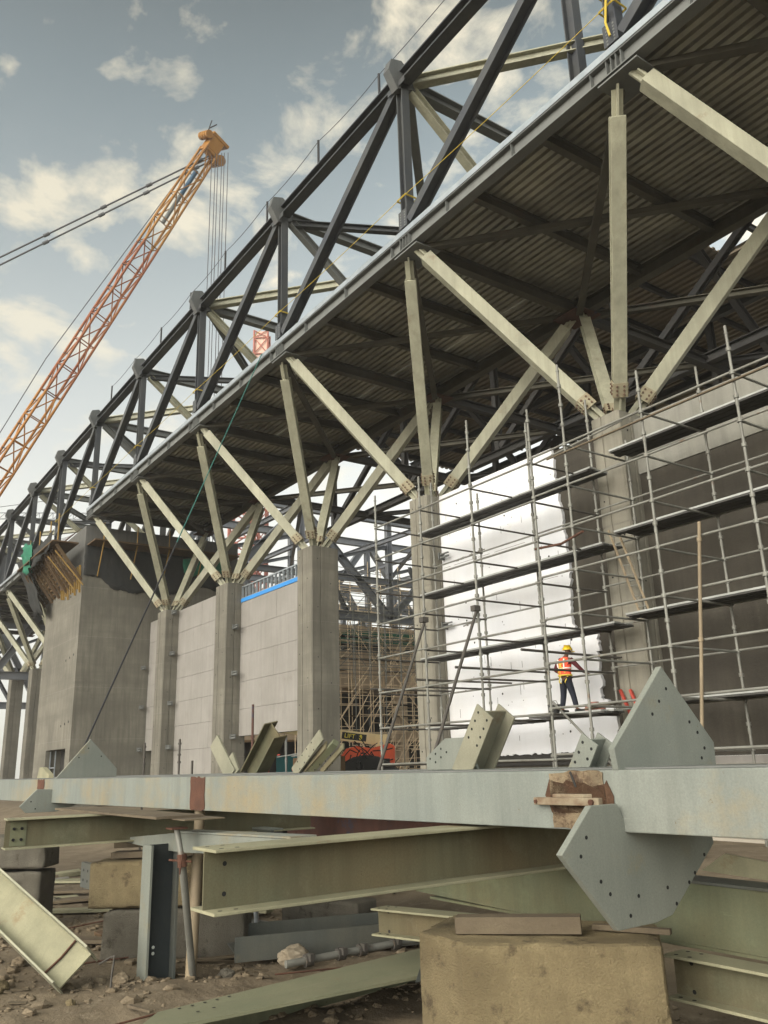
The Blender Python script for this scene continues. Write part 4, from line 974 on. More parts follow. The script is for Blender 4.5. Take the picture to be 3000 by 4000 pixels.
# clothes
skinmesh('trousers', [((0, 0, .90), .115), ((-.085, 0, .78), .108), ((-.12, .01, .45), .078), ((-.15, -.045, .12), .066), ((.085, 0, .78), .108), ((.15, .06, .45), .078), ((.235, .06, .12), .066)], [(0, 1), (1, 2), (2, 3), (0, 4), (4, 5), (5, 6)], trouser_m, wk)
skinmesh('shirt', [((0, .0, .95), .115), ((0, .02, 1.12), .12), ((.0, .03, 1.28), .125), ((.005, .045, 1.37), .07), ((-.18, .02, 1.31), .075), ((-.28, -.06, 1.07), .056), ((-.18, .09, .99), .044), ((.19, .05, 1.31), .075), ((.33, .17, 1.10), .056), ((.385, .30, .975), .043)], [(0, 1), (1, 2), (2, 3), (2, 4), (4, 5), (5, 6), (2, 7), (7, 8), (8, 9)], shirt_m, wk, 1)
vb = MB(); n = 24; rings = [(.93, .172, .145, 0), (1.0, .168, .142, .0), (1.1, .168, .145, .01), (1.2, .178, .152, .02), (1.29, .182, .15, .03), (1.35, .15, .12, .04), (1.385, .085, .08, .045)]
vs = [V(rx*math.cos(2*math.pi*i/n)*(1+.04*math.sin(i*2.3+z*20)), ry*math.sin(2*math.pi*i/n)+oy, z)+W for z, rx, ry, oy in rings for i in range(n)]
vb.add(vs, [(j*n+i, j*n+(i+1) % n, (j+1)*n+(i+1) % n, (j+1)*n+i) for j in range(len(rings)-1) for i in range(n)], True); vest = vb.build('vest', vest_m, wk)
b = MB()
for s in (-1, 1): b.path([W+V(s*.10, -.125, 1.13), W+V(s*.105, -.135, 1.23), W+V(s*.10, -.105, 1.33)], .02, 6)
for i in range(n):
    a0, a1 = 2*math.pi*i/n, 2*math.pi*(i+1)/n; b.tube(W+V(.174*math.cos(a0), .15*math.sin(a0)+.01, 1.10), W+V(.174*math.cos(a1), .15*math.sin(a1)+.01, 1.10), .018, 5)
b.build('reflective_strip', vest_r, vest)
b = MB(); b.path([W+V(-.13, -.10, 1.33), W+V(.0, -.152, 1.17), W+V(.12, -.12, .99)], .016, 6); b.path([W+V(.13, -.08, 1.33), W+V(.0, -.155, 1.17), W+V(-.13, -.11, .99)], .016, 6)
for i in range(n):
    a0, a1 = 2*math.pi*i/n, 2*math.pi*(i+1)/n; b.tube(W+V(.178*math.cos(a0), .152*math.sin(a0), .925), W+V(.178*math.cos(a1), .152*math.sin(a1), .925), .022, 5)
b.path([W+V(0, -.16, 1.15), W+V(.01, -.19, .95), W+V(.03, -.2, .86)], .011, 5)
for s in (-1, 1): b.path([W+V(s*.15, -.05, .92), W+V(s*.10, -.13, .76), W+V(s*.04, -.05, .72)], .014, 5)
b.build('harness', strap_m, wk)
b = MB(); pr = [W+V(.03+.022*math.sin(2*math.pi*i/10), -.205, .80+.055*math.cos(2*math.pi*i/10)) for i in range(11)]; b.path(pr, .009, 5); b.build('hook', white_p, wk)
hb = MB(); hcen = W+V(.045, .115, 1.575); hb.dome(hcen, .125, .115, 18, 7); hb.tube(hcen-V(0, 0, .012), hcen+V(0, 0, .006), .135, 18)
hb.box(hcen+fd*.13-V(0, 0, .012), fs*.075, fd*.045, fu*.007); hb.box(hcen+V(0, 0, .108), fs*.012, V(fd.x, fd.y, 0)*.09, V(0, 0, .012)); hb.build('helmet', helmet_m, wk)
b = MB()
for p in ((-.15, .03, .045), (.265, .13, .045)): b.box(W+V(*p), V(.045, -.01, 0), V(.03, .13, 0) if p[0] > 0 else V(0, .13, 0), V(0, 0, .042))
b.build('shoes', black_p, wk, bevel=.025)

# ================================================================ FOREGROUND STEEL
def gy(x): return -12.5+.05*(x+8)       # front face of the main girder
GZ0, GZ1 = 1.238, 1.664
gd = V(1, .05, 0).normalized(); gn = V(.05, -1, 0).normalized()
def gp(x, z, o=0): return V(x, gy(x), z)+gn*o
main = thing('steel_girder', tuple(gp(2, GZ0)), 'long pale green box girder lying across the whole foreground', 'girder')
c = gp(0, (GZ0+GZ1)/2)-gn*.4
MB().box(c, gd*14.2, gn*.395, V(0, 0, (GZ1-GZ0)/2)).build('box_body', girder_m, main, bevel=.008)
MB().box(c+V(0, 0, (GZ1-GZ0)/2+.008), gd*14.2, gn*.33, V(0, 0, .006)).build('top_plate', grey_steel, main)
def patch(name, x0, x1, z0, z1, m, seed, amp=.012):
    pts = rough_edge([(x0, z0), (x1, z0), (x1, z1), (x0, z1), (x0, z0)], amp, .06, seed)[:-1]
    MB().prism([gp(x, z, .0018) for x, z in pts], gn, .004).build(name, m, main)
patch('rust_band', 1.83, 2.27, GZ0+.004, GZ1-.004, rust, 2); patch('rust_band', -5.2, -4.75, 1.47, GZ1-.004, rust, 4)
patch('scorched_patch', 8.30, 8.82, GZ0+.004, GZ1-.01, rust_pale, 5); patch('scorch_ring', 8.27, 8.87, 1.34, 1.57, mat('burnt_rust', (.055, .028, .018), (.1, .055, .03), 5, .3, rough=.95, bump=.4, bscale=40), 6, .035); patch('scorched_patch', 10.42, 10.8, GZ0+.01, 1.5, rust, 7)
b = MB()
for pts in ([(8.16, 0), (8.16, .06), (8.22, .075), (8.74, .075), (8.79, .05), (8.79, 0)],): b.prism([gp(x, 1.442, o) for x, o in pts], V(0, 0, 1), .055)
b.prism([gp(x, 1.482, o) for x, o in ((8.33, 0), (8.36, .06), (8.66, .06), (8.7, 0))], V(0, 0, 1), .028)
b.build('lifting_lug', mat('lug_paint', (.27, .235, .165), (.13, .08, .05), 6, rough=.9, bump=.3), main, bevel=.006)
b = MB().bar(gp(8.51, 1.655, .006), gp(8.555, 1.545, .006), .018, .008, gn); b.build('weld_scar', interior_dark, main)
MB().disc(gp(8.74, 1.44, .075), gn, .022, .01, 8).build('lug_bolt', rust, main); MB().disc(gp(8.2, 1.44, .075), gn, .015, .01, 8).build('lug_bolt', rust, main)
GX = 8.93; fG = (GX-13.2419)/(9.5-13.2419)
def G(y, z, f=fG, x=GX): return V(x, -16.6657+f*(y+16.6657), 1.75+f*(z-1.75))
def gusset(poly, holes, x, f, th, name):
    P = [G(y, z, f, x) for y, z in poly]; MB().prism(P, (1, 0, 0), th).build(name, gusset_m, main, bevel=.006)
    b = MB()
    for y, z in holes: p = G(y, z, f, x); b.tube(p+V(th/2-.002, 0, 0), p+V(th/2+.0012, 0, 0), .0135, 10)
    if holes: b.build('bolt_hole', hole_m, main)
X5 = (13.2419-9.5)
gusset([(-12.315, 1.672), (-12.335, 1.805), (-11.768, 2.343), (-11.286, 1.832), (-11.296, 1.672)],
       [(-11.745, 2.19), (-11.835, 2.105), (-11.92, 2.02), (-11.535, 1.97), (-11.46, 1.90), (-11.37, 1.75)][:5]+[(-11.405, 1.795), (-11.45, 1.73)], GX, fG, .055, 'upper_gusset')
gusset([(-12.596, 1.474), (-12.36, 1.475), (-12.30, 1.36), (-11.45, 1.26), (-11.439, 1.183), (-11.95, .80), (-12.107, .775), (-12.454, .77), (-12.878, 1.218)],
       [(-12.66, 1.30), (-12.72, 1.20), (-12.57, 1.05), (-12.50, .975), (-12.25, .94), (-12.34, .84), (-11.97, .96), (-11.75, .97), (-11.68, 1.02), (-11.56, 1.12), (-11.90, .86)], GX, fG, .055, 'lower_gusset')
fL = (-4.26-13.2419)/(-7-13.2419)
gusset([(-11.567, 1.665), (-10.865, 2.503), (-10.224, 1.846), (-10.228, 1.665)], [(-10.9, 2.3), (-11.1, 2.1), (-10.6, 2.12)], -4.26, fL, .06, 'upper_gusset')
gusset([(-11.938, 1.452), (-11.63, 1.44), (-11.55, 1.2), (-10.9, 1.15), (-11.5, .97), (-12.139, .972), (-12.276, 1.109)], [(-12.05, 1.2), (-11.95, 1.05)], -4.26, fL, .06, 'lower_gusset')

# girders stored behind the main one
t = thing('steel_girder', (-4, -9.45, 1.2), 'green-grey girder lying just behind the main girder, left half', 'girder')
MB().abox((-15, -9.7, 1.25), (4.35, -9.2, 1.672)).build('box_body', grey_steel, t, bevel=.008)
t = thing('steel_girder', (8.5, -10, 1.2), 'shorter pale girder end lying behind the main girder at right', 'girder')
MB().abox((4.75, -10.25, 1.25), (14, -9.75, 1.668)).build('box_body', girder_m, t, bevel=.008)
def holes_on(b, c, u, v, n, rows, m_, step=.1):
    pass
def stub(p, q, depth, width, label, upv, m=stub_steel, nholes=4):
    t = thing('beam_stub', tuple(p), label, 'beam stub', 'bolted beam stubs standing on the girders')
    p, q = Vector(p), Vector(q); d = (q-p).normalized(); si, u = frame(d, upv)
    MB().hbar(p, q, depth, width, .025, .02, upv).build('section', m, t, bevel=.004)
    b = MB()
    for s in (-1, 1):
        for k in range(nholes): c = q-d*(.07+.11*k)+si*(s*width*.27)+u*(depth/2); b.tube(c-u*.002, c+u*.0015, .016, 8)
    b.build('bolt_hole', hole_m, t); return t
A = V(5.35, -10.0, 1.60); B = V(5.86, -10.0, 2.30)
t = stub(A, B, .36, .30, 'pale bolted I-beam stub leaning right in front of the white wall', V(.05, -1, 0))
t = thing('gusset_plate', (4.9, -10, 1.67), 'grey green gusset plate at the foot of the leaning I-beam stub', 'plate')
MB().prism([V(4.6, -10.05, 1.67), V(4.6, -10.05, 1.82), V(4.98, -10.05, 2.03), V(5.33, -10.05, 2.03), V(5.55, -10.05, 1.67)], (0, 1, 0), .04).build('plate', gusset_m, t, bevel=.004)
b = MB()
for k in range(6): c = V(4.68+.055*k+(.05 if k % 2 else 0), -10.071, 1.80+.028*k-(.07 if k % 2 else 0)); b.tube(c-V(0, .002, 0), c, .014, 8)
b.build('bolt_hole', hole_m, t)
stub((7.2, -10.1, 1.6), (7.42, -10.1, 1.93), .26, .22, 'small pale I-beam stub with two rows of bolt holes below the scaffold', V(.05, -1, 0), gusset_m, 3)
stub((-1.45, -9.5, 1.6), (-.5, -9.5, 2.4), .36, .30, 'dusty I-beam stub leaning right under the clad wall gap', V(-.66, -.25, .77), brown_web)
t = thing('beam_stub', (-2.7, -9.5, 1.67), 'flat dusty stub plate leaning left on the rear girder', 'beam stub', 'bolted beam stubs standing on the girders')
MB().bar((-2.3, -9.5, 1.62), (-3.15, -9.5, 2.3), .3, .05, V(0, -1, .3)).bar((-2.25, -9.45, 1.62), (-2.55, -9.45, 1.95), .34, .05, V(0, -1, .3)).build('section', stub_steel, t, bevel=.004)
for k, (p, q, lab) in enumerate((((.62, -9.75, 1.66), (1.40, -9.68, 2.23), 'pale drilled plate, leftmost and longest of the leaning pile before the widest column'), ((.72, -9.66, 1.66), (1.44, -9.62, 2.07), 'middle dark plate in the leaning pile before the widest column'), ((.85, -9.6, 1.66), (1.62, -9.56, 2.10), 'dark channel third from left in the leaning pile before the widest column'), ((1.15, -9.55, 1.66), (1.76, -9.5, 2.04), 'lowest rightmost plate of the leaning pile before the widest column'))):
    p, q = V(*p), V(*q); t = thing('steel_plate', tuple(p), lab, 'plate', 'plates piled leaning on the rear girder'); d = (q-p).normalized()
    MB().bar(p, q, (.2, .15, .10, .12)[k], (.03, .03, .10, .03)[k], (V(.5, -1, .4), V(.2, -1, .6), V(-.2, -1, .7), V(.1, -1, .5))[k]).build('plate', (stub_steel, brown_web, olive_steel, brown_web)[k], t, bevel=.003)
    si, u = frame(d, V(.5, -1, .4)); b = MB()
    for s in (-1, 1):
        for j in range(4 if k == 0 else 2): cc = p+d*(.2+.16*j)+si*(s*.07)+u*.0155; b.tube(cc-u*.002, cc+u*.001, .014, 8)
    b.build('bolt_hole', hole_m, t)
tag(MB().prism([V(-12.9, -10.6, 1.2), V(-12.4, -10.6, 1.95), V(-12.1, -10.6, 1.95), (V(-11.3, -10.6, 1.75)), V(-11.3, -10.6, 1.2)], (.3, 1, 0), .12).build('gusset_plate', dusty_steel, origin=(-12, -10.6, 1.5)), 'small pale plate standing left of the big left gusset', 'plate')
for x, zt, m_, lab in ((-12.95, 2.6, scaf_dark, 'thin dark upright prop in front of the stair tower side'), (-10.1, 2.6, scaf_dark, 'thin dark upright prop in front of the tall pale clad wall'), (-9.15, 2.0, scaf_dark, 'short dark upright prop in front of the tall pale clad wall'), (-5.52, 3.22, red_rust, 'thin rusty red upright prop in front of the blue-striped clad wall')):
    b = MB(); y = -7.5; b.tube((x, y, -.7), (x, y, zt), .03, 6)
    for z in (1.95, 2.15, 2.45):
        if z < zt-.1: b.tube((x, y, z), (x, y, z+.05), .05, 6)
    tag(b.build('threaded_prop', m_, origin=(x, y, 0)), lab, 'prop')
# bearer beams under the girder
def ibeam(name, p, q, depth, width, label, m, tf=.022, tw=.016, bolts=True, upv=None, cat='I-beam', wm=None):
    t = thing(name, tuple(p), label, cat); p, q = Vector(p), Vector(q); d = (q-p).normalized(); si, u = frame(d, upv); ax = (q-p)/2; c = (p+q)/2
    MB().box(c+u*(depth/2-tf/2), ax, si*(width/2), u*(tf/2)).build('top_flange', m, t, bevel=.004)
    MB().box(c-u*(depth/2-tf/2), ax, si*(width/2), u*(tf/2)).build('bottom_flange', m, t, bevel=.004)
    MB().box(c, ax*.999, si*(tw/2), u*(depth/2-tf)).build('web', wm or m, t)
    if bolts:
        b = MB()
        for a, h in ((.16, .1), (.16, -.1)):
            cc = p+d*a+u*h; b.tube(cc-si*(tw/2+.001), cc+si*(tw/2+.001), .017, 10)
        for a, s in ((.08, .3), (.08, -.3), (.2, .3), (.2, -.3)):
            cc = p+d*a+si*(width*s); b.tube(cc+u*(depth/2-.01), cc+u*(depth/2+.001), .017, 10); b.tube(cc-u*(depth/2-tf-.001), cc-u*(depth/2-.01), .017, 10)
        b.build('bolt_hole', hole_m, t)
    return t
ibeam('i_beam', (7.24, -14.10, 1.005), (7.16, -9.0, 1.005), .425, .40, 'nearest dusty I-beam passing under the girder, its end facing the camera', dusty_steel, wm=brown_web)
i2 = ibeam('i_beam', (.36, -14.03, 1.0), (.72, -9.5, 1.0), .39, .36, 'dusty I-beam under the left part of the girder with four bolt holes in its end', dusty_steel, wm=brown_web)
MB().box((.375, -13.86, 1.0), V(.012, .10, 0)*1.0, V(.014, 0, 0), V(0, 0, .16)).build('end_stiffener', olive_steel, i2)
b = MB()
for dy in (-.06, .04):
    for dz in (-.08, .06): c = V(.39, -13.86+dy, 1.0+dz); b.tube(c, c+V(.022, 0, 0), .02, 8)
b.build('bolt_hole', hole_m, i2)
tag(MB().abox((-1.6, -12.9, 1.205), (3.0, -12.3, 1.232)).abox((-.6, -12.7, 1.19), (3.4, -12.2, 1.204)).build('packing_board', wood, origin=(.6, -12.5, 1.2)), 'brown packing boards between the left I-beam and the girder', 'boards')
t = thing('tapered_beam', (2, -12.3, .8), 'pale haunched plate beam below the girder on top of the upright post', 'beam')
MB().prism([V(-.35, -12.34, .79), V(2.2, -12.34, .985), V(5.3, -12.34, 1.06), V(5.3, -12.34, .88), V(3.6, -12.34, .82), V(2.62, -12.34, .775), V(1.66, -12.34, .755)], (0, 1, 0), .03).build('web', gusset_m, t)
MB().bar((2.2, -12.2, 1.0), (5.3, -12.2, 1.075), .3, .02).build('top_flange', girder_m, t)
t = thing('steel_post', (2.1, -12.5, -.7), 'upright steel post with dark web standing below the girder', 'post')
for y in (-12.62, -12.27): MB().box((2.0, y, .05), V(.16, 0, 0), V(0, .014, 0), V(0, 0, .80)).build('flange', bluish_steel if y > -12.5 else gusset_m, t)
MB().box((2.0, -12.445, .05), V(.012, 0, 0), V(0, .16, 0), V(0, 0, .80)).build('web', mat('shade_dark_steel', (.022, .028, .03), (.03, .034, .033), 2, rough=.7), t)  # shade on the web is put into its near-black colour
b = MB()
for z in (-.35, -.42): b.tube((2.014, -12.5, z), (2.0165, -12.5, z), .02, 8)
b.build('bolt_hole', white_p, t)
tag(MB().tube((2.40, -12.16, -.95), (1.88, -11.88, 1.235), .07, 14).build('steel_pipe', bamboo, origin=(2.4, -12, 0)), 'upright dusty pipe propping the girder next to the near I-beam end', 'pipe')
t = thing('adjustable_prop', (3.0, -12.4, -.7), 'thin grey adjustable prop leaning beside the dusty pipe', 'prop')
MB().tube((2.2, -12.0, -1.0), (3.06, -12.58, .72), .045, 10).build('outer_tube', scaf, t); MB().tube((3.06, -12.58, .72), (2.95, -12.62, 1.08), .035, 10).build('inner_tube', scaf, t)
MB().tube((3.065, -12.575, .66), (3.05, -12.585, .80), .058, 10).tube((2.95, -12.7, .74), (3.15, -12.5, .72), .014, 6).build('collar', rust, t)
b = MB(); b.box((2.95, -12.62, 1.09), V(.1, 0, 0), V(0, .1, 0), V(0, 0, .01)); b.path([(3.08, -12.62, .72), (3.2, -12.66, .6), (3.24, -12.66, .75), (3.1, -12.6, .8)], .008, 5); b.build('head_plate', rust, t)

# concrete blocks: subdivided, chipped and displaced
def block(name, c, u, aw, lx, ly, z0, z1, label, m, seed=1, amp=.022, group=None):
    u = V(u[0], u[1], 0).normalized(); aw = V(aw[0], aw[1], 0).normalized(); c = V(c[0], c[1], 0)
    bm = bmesh.new(); bmesh.ops.create_cube(bm, size=2); bmesh.ops.subdivide_edges(bm, edges=bm.edges, cuts=22, use_grid_fill=True)
    hz_ = (z1-z0)/2
    for v in bm.verts:
        q = v.co.copy(); e = sorted((abs(q.x), abs(q.y), abs(q.z)))[1]
        w_ = c+u*(q.x*lx/2)+aw*(q.y*ly/2)+V(0, 0, (z0+z1)/2+q.z*hz_)
        chip = max(0, (e-.88)/.12)
        nrm = (u*q.x+aw*q.y+V(0, 0, q.z)).normalized()
        n1 = noise.noise(w_*2.2+V(seed, 0, 0)); n2 = noise.noise(w_*7+V(0, seed, 0)); n3 = noise.noise(w_*19)
        d = amp*(n1*.8+n2*.6+n3*.35)-chip*(.018+.05*max(0, n2+.1)+.03*max(0, n3))
        v.co = w_+nrm*d-c
    me = bpy.data.meshes.new(name); bm.to_mesh(me); bm.free(); me.materials.append(m)
    for p in me.polygons: p.use_smooth = True
    o = bpy.data.objects.new(name, me); COL.objects.link(o); o.location = c; o['_o'] = tuple(c)
    return tag(o, label, 'concrete block', group)
def quad_block(name, c4, bulge, z0, z1, label, m, seed, amp):
    """block on a four cornered plan, its long front pushed out to an obtuse corner"""
    A, B, Cc, D = [V(x, y, 0) for x, y in c4]; c = (A+B+Cc+D)/4
    bm = bmesh.new(); bmesh.ops.create_cube(bm, size=2); bmesh.ops.subdivide_edges(bm, edges=bm.edges, cuts=44, use_grid_fill=True)
    for v in bm.verts:
        q = v.co.copy(); u, w = (q.x+1)/2, (q.y+1)/2
        u = u**1.0
        f = A.lerp(B, u); k = D.lerp(Cc, u); bl = bulge[1]*(1-w)*min(u/bulge[0], (1-u)/(1-bulge[0])); fn = V(B.y-A.y, A.x-B.x, 0).normalized()
        p = f.lerp(k, w)+fn*bl+V(0, 0, (z0+z1)/2+q.z*(z1-z0)/2); e = sorted((abs(q.x), abs(q.y), abs(q.z)))[1]; chip = max(0, (e-.9)/.1)
        nrm = (p-V(c.x, c.y, (z0+z1)/2)).normalized(); n1, n2, n3 = noise.noise(p*2.2+V(seed, 0, 0)), noise.noise(p*7+V(0, seed, 0)), noise.noise(p*21)
        v.co = p+nrm*(amp*(n1*.8+n2*.6+n3*.35)-chip*(.015+.045*max(0, n2+.1)+.03*max(0, n3)))-c
    me = bpy.data.meshes.new(name); bm.to_mesh(me); bm.free(); me.materials.append(m)
    o = bpy.data.objects.new(name, me); COL.objects.link(o); o.location = c; o['_o'] = tuple(c); return tag(o, label, 'concrete block')
quad_block('concrete_block', ((7.2, -12.22), (8.86, -11.26), (8.3, -10.6), (6.75, -11.5)), (.27, .38), -.72, .45, 'big chipped yellowish concrete block in the right foreground', blockm, 3, .014)
u2 = V(.575, .818, 0); a2 = V(-.818, .575, 0)
P1 = V(.62, -12.7, 0)
block('concrete_block', P1+u2*.95+a2*.35, u2, a2, 1.95, .7, -.72, -.07, 'grey concrete block, lower of the stack under the left girder', blockg, 5, group='stacked blocks under the left girder')
block('concrete_block', P1+u2*.62+a2*.42-u2*.1, u2, a2, 1.55, .8, -.05, .56, 'yellowish chipped concrete block, upper of the stack under the left girder', blockm, 8, .014, group='stacked blocks under the left girder')
P2 = V(-2.55, -12.8, 0)
block('concrete_block', P2-u2*.75+a2*.35, u2, a2, 1.5, .7, -.74, .2, 'dark lower concrete block at the left picture edge', blockg, 11, group='blocks at the left picture edge')
block('concrete_block', P2-u2*.72+a2*.35, u2, a2, 1.5, .7, .24, .76, 'dark upper concrete block at the left picture edge under the I-beam end', blockg, 13, group='blocks at the left picture edge')
block('kerb_stone', (.5, -9.05), (.93, .36), (-.36, .93), 1.55, .55, -.72, -.28, 'loose grey kerb stone lying on the soil below the near I-beam', blockg, 15)

def board(p, q, wdt, th, label, m=wood, name='timber', grp=None):
    p, q = Vector(p), Vector(q); return tag(MB().bar(p, q, wdt, th).build(name, m, origin=(p+q)/2, bevel=.004), label, 'timber', grp)
board((7.50, -12.05, .52), (8.22, -11.40, .53), .17, .12, 'squared timber lying on the big foreground concrete block')
board((8.15, -11.2, .48), (8.7, -10.95, .48), .07, .04, 'thin dark batten behind the squared timber on the foreground block')
board((.3, -12.5, .62), (1.35, -11.2, .64), .3, .08, 'dark timber pad on the upper block of the left stack')
board((-.1, -12.35, .73), (.9, -11.0, .75), .24, .1, 'upper timber pad under the left I-beam')
# tilted channel, lower left
ch = thing('steel_channel', (1.6, -13.4, -.6), 'pale H-section lying tilted in the lower left corner, trough facing up', 'steel section')
p = V(2.15, -13.47, -.46); q = p+V(-.84, -.36, .40)*2.6
d = (q-p).normalized(); upv = V(-.5, .34, .75); si, u = frame(d, upv)
MB().box((p+q)/2, (q-p)/2, si*.012, u*.235).build('web', dusty_steel, ch)
for s, nm in ((1, 'upper_flange'), (-1, 'lower_flange')): MB().box((p+q)/2+u*(s*.24), (q-p)/2, si*.17, u*.012).build(nm, pale_steel, ch, bevel=.004)
e = MB(); e.path([p+d*.3+u*.225-si*.03, p+d*.28-si*.03, p+d*.3-u*.225-si*.03], .014, 5); e.build('tie_wire', rust, ch)
tag(MB().path([p+V(.05, .25, .05), p+V(.12, .36, .12), p+V(.2, .38, .14), p+V(.3, .34, .08), p+V(.38, .3, -.02), p+V(.43, .28, -.14)], .012, 6).build('bent_rebar', scaf_dark, origin=p), 'bent rusty rod sticking up beside the tilted H-section', 'rod')
# lower plate / wide beam, front centre
pb = thing('steel_beam', (5, -12.5, -.4), 'wide pale beam lying low across the front, row of bolt holes at its left end', 'I-beam')
pw = [V(5.15, -13.75, -.42), V(4.1, -13.2, -.52), V(4.45, -10.2, -.33), V(5.95, -10.95, -.30), V(6.35, -12.6, -.28)]
A1, A2, A3, A4 = V(5.3, -13.9, -.40), V(4.5, -13.35, -.47), V(4.45, -10.3, -.35), V(5.75, -11.1, -.33)
d = (A3-A2).normalized(); nrm = (A4-A3).cross(d).normalized()
if nrm.z < 0: nrm = -nrm
MB().prism([A2, A3+d*1.2, A4+d*1.2, A1], nrm, .03).build('web', mat('olive_dusty_plate', (.20, .195, .125), (.15, .16, .10), 1.2, .1, (.2, .13, .07), .62, 2, rough=.75, soft=.2, fine=.2), pb)
wdir = (A1-A2).normalized()
Lh = (A3+d*1.2-A2).length/2; MB().box(A2+d*Lh-nrm*.16+wdir*.02, d*Lh, nrm*.145, wdir*.012).build('far_flange', olive_steel, pb)
b = MB()
for k in range(5): cc = A2+d*(.25+.13*k)+wdir*.12+nrm*.0155; b.tube(cc, cc+nrm*.0015, .018, 8)
for k in range(2): cc = A2+d*(.55+.16*k)+wdir*.62+nrm*.0155; b.tube(cc, cc+nrm*.0015, .018, 8)
b.build('bolt_hole', hole_m, pb)
MB().prism([A4-d*.1+nrm*.016, A4+d*.35+nrm*.016, A4+d*.1+nrm*.3-wdir*.2], wdir, .02).build('fin_plate', bluish_steel, pb)
# dark channel behind it
t = thing('steel_channel', (2, -10.5, -.6), 'dark blue-grey channel lying flat on the soil behind the wide pale beam', 'steel section')
p, q = V(1.75, -11.35, -.52), V(2.55, -8.6, -.52)
MB().bar(p, q, .95, .03).build('web', bluish_steel, t, bevel=.004)
d = (q-p).normalized(); si, u = frame(d)
for s in (-1, 1): MB().box((p+q)/2+si*(s*.475)+V(0, 0, .03), (q-p)/2, si*.014, u*.15).build('flange', bluish_steel, t, bevel=.004)
ibeam('i_beam', (4.62, -10.85, .07), (7.2, -10.3, .12), .28, .26, 'short brown I-beam end lying behind the big foreground block', dusty_steel, wm=brown_web)
# sections at the lower right
t = thing('plate_girder', (6.5, -10.3, .4), 'deep olive plate girder passing behind the lower gusset at right', 'girder')
MB().prism([V(4.6, -10.3, .32), V(4.65, -10.3, .38), V(6.6, -10.3, .74), V(12, -10.3, .72), V(12, -10.3, .27), V(8.2, -10.3, .24)], (0, 1, 0), .02).build('web', olive_steel, t)
MB().bar((6.6, -10.2, .76), (12, -10.2, .735), .3, .024).build('top_flange', bluish_steel, t, bevel=.003); MB().bar((4.9, -10.2, .28), (12, -10.2, .24), .26, .024).build('bottom_flange', olive_steel, t)
ibeam('i_beam', (8.42, -10.6, .10), (12, -10.45, .06), .32, .26, 'dusty I-beam at the lower right edge beside the big block', dusty_steel, wm=brown_web)
t = thing('tapered_plate', (9, -9.9, .9), 'pale tapered plates stacked under the girder at the right edge', 'plate')
MB().prism([V(8.35, -10.0, .80), V(8.6, -10.0, .95), V(10.5, -10.0, .74), V(10.5, -10.0, .70)], (0, 1, 0), .03).build('plate', dusty_steel, t); MB().prism([V(8.9, -9.5, .85), V(8.95, -9.5, 1.04), V(11, -9.5, .88), V(11, -9.5, .74)], (0, 1, 0), .03).build('rear_plate', gusset_m, t)
t = thing('plate_girder', (1.4, -9.0, .6), 'rust brown plate girder in the shade behind the near I-beam', 'girder')
MB().abox((-.95, -9.02, .3), (5, -8.98, 1.2)).build('web', red_rust, t); MB().abox((-.95, -9.2, 1.2), (5, -8.8, 1.23)).abox((-.95, -9.2, .27), (5, -8.8, .3)).build('flange', red_rust, t)
MB().abox((-1.3, -9.1, .3), (-.98, -8.9, 1.2)).build('end_plate', black_p, t)
t = thing('steel_channel', (.2, -10.4, .75), 'grey channel with a row of dark bolts beneath the girder', 'steel section')
MB().abox((-2.2, -10.5, .62), (1.3, -10.46, .86)).build('web', bluish_steel, t); MB().abox((-2.2, -10.5, .86), (1.3, -10.3, .88)).abox((-2.2, -10.5, .60), (1.3, -10.3, .62)).build('flange', girder_m, t)
b = MB()
for k in range(5): b.tube((-.35+.3*k, -10.53, .74), (-.35+.3*k, -10.50, .74), .06, 8)
b.build('bolts', black_p, t)
ibeam('i_beam', (-3.5, -8.5, .4), (3, -7.5, .4), .5, .3, 'long dark I-beam in the deep shade below the girders', bluish_steel, bolts=False)
# scaffold tubes and litter on the soil
t = thing('scaffold_tube', (3.4, -10.6, -.55), 'dirty scaffold tube with couplers lying behind the wide pale beam', 'tube')
p, q = V(3.35, -11.35, -.5), V(3.55, -8.9, -.42); MB().tube(p, q, .045, 8).build('pipe', scaf, t)
for f in (.12, .3, .42, .62): c = p.lerp(q, f); MB().tube(c-(q-p).normalized()*.05, c+(q-p).normalized()*.05, .075, 8).box(c+V(.06, 0, .04), V(.05, 0, 0), V(0, .03, 0), V(0, 0, .04)).build('coupler', scaf_dark, t)
t = thing('scaffold_tube', (.2, -10.3, -.6), 'two short crossed scaffold tubes on the soil below the near I-beam', 'tube')
MB().tube((-.6, -10.55, -.52), (.95, -10.1, -.55), .06, 8).build('pipe', scaf, t); MB().tube((1.2, -10.65, -.55), (-.3, -9.95, -.38), .04, 8).build('cross_pipe', galv, t)
def lump(name, c, r, m, label, cat, seed, sq=.6):
    bm = bmesh.new(); bmesh.ops.create_icosphere(bm, subdivisions=4, radius=1)
    for v in bm.verts:
        q = v.co.copy(); n1 = noise.noise(q*1.3+V(seed, 0, 0)); n2 = noise.noise(q*3.7+V(seed, 0, 0)); f = 1+.35*n1+.2*n2
        v.co = V(q.x*r[0]*f, q.y*r[1]*f, q.z*r[2]*f)
    me = bpy.data.meshes.new(name); bm.to_mesh(me); bm.free(); me.materials.append(m)
    for p_ in me.polygons: p_.use_smooth = True
    o = bpy.data.objects.new(name, me); COL.objects.link(o); o.location = c; return tag(o, label, cat)
lump('cement_bag', (2.7, -10.9, -.56), (.17, .2, .12), cloth_m, 'torn dusty cement bag beside the scaffold tube', 'bag', 4)
lump('rubble_heap', (9.0, -10.9, -.75), (1.1, .9, .55), dirt, 'low heap of dug earth at the right end of the big block', 'heap', 7)
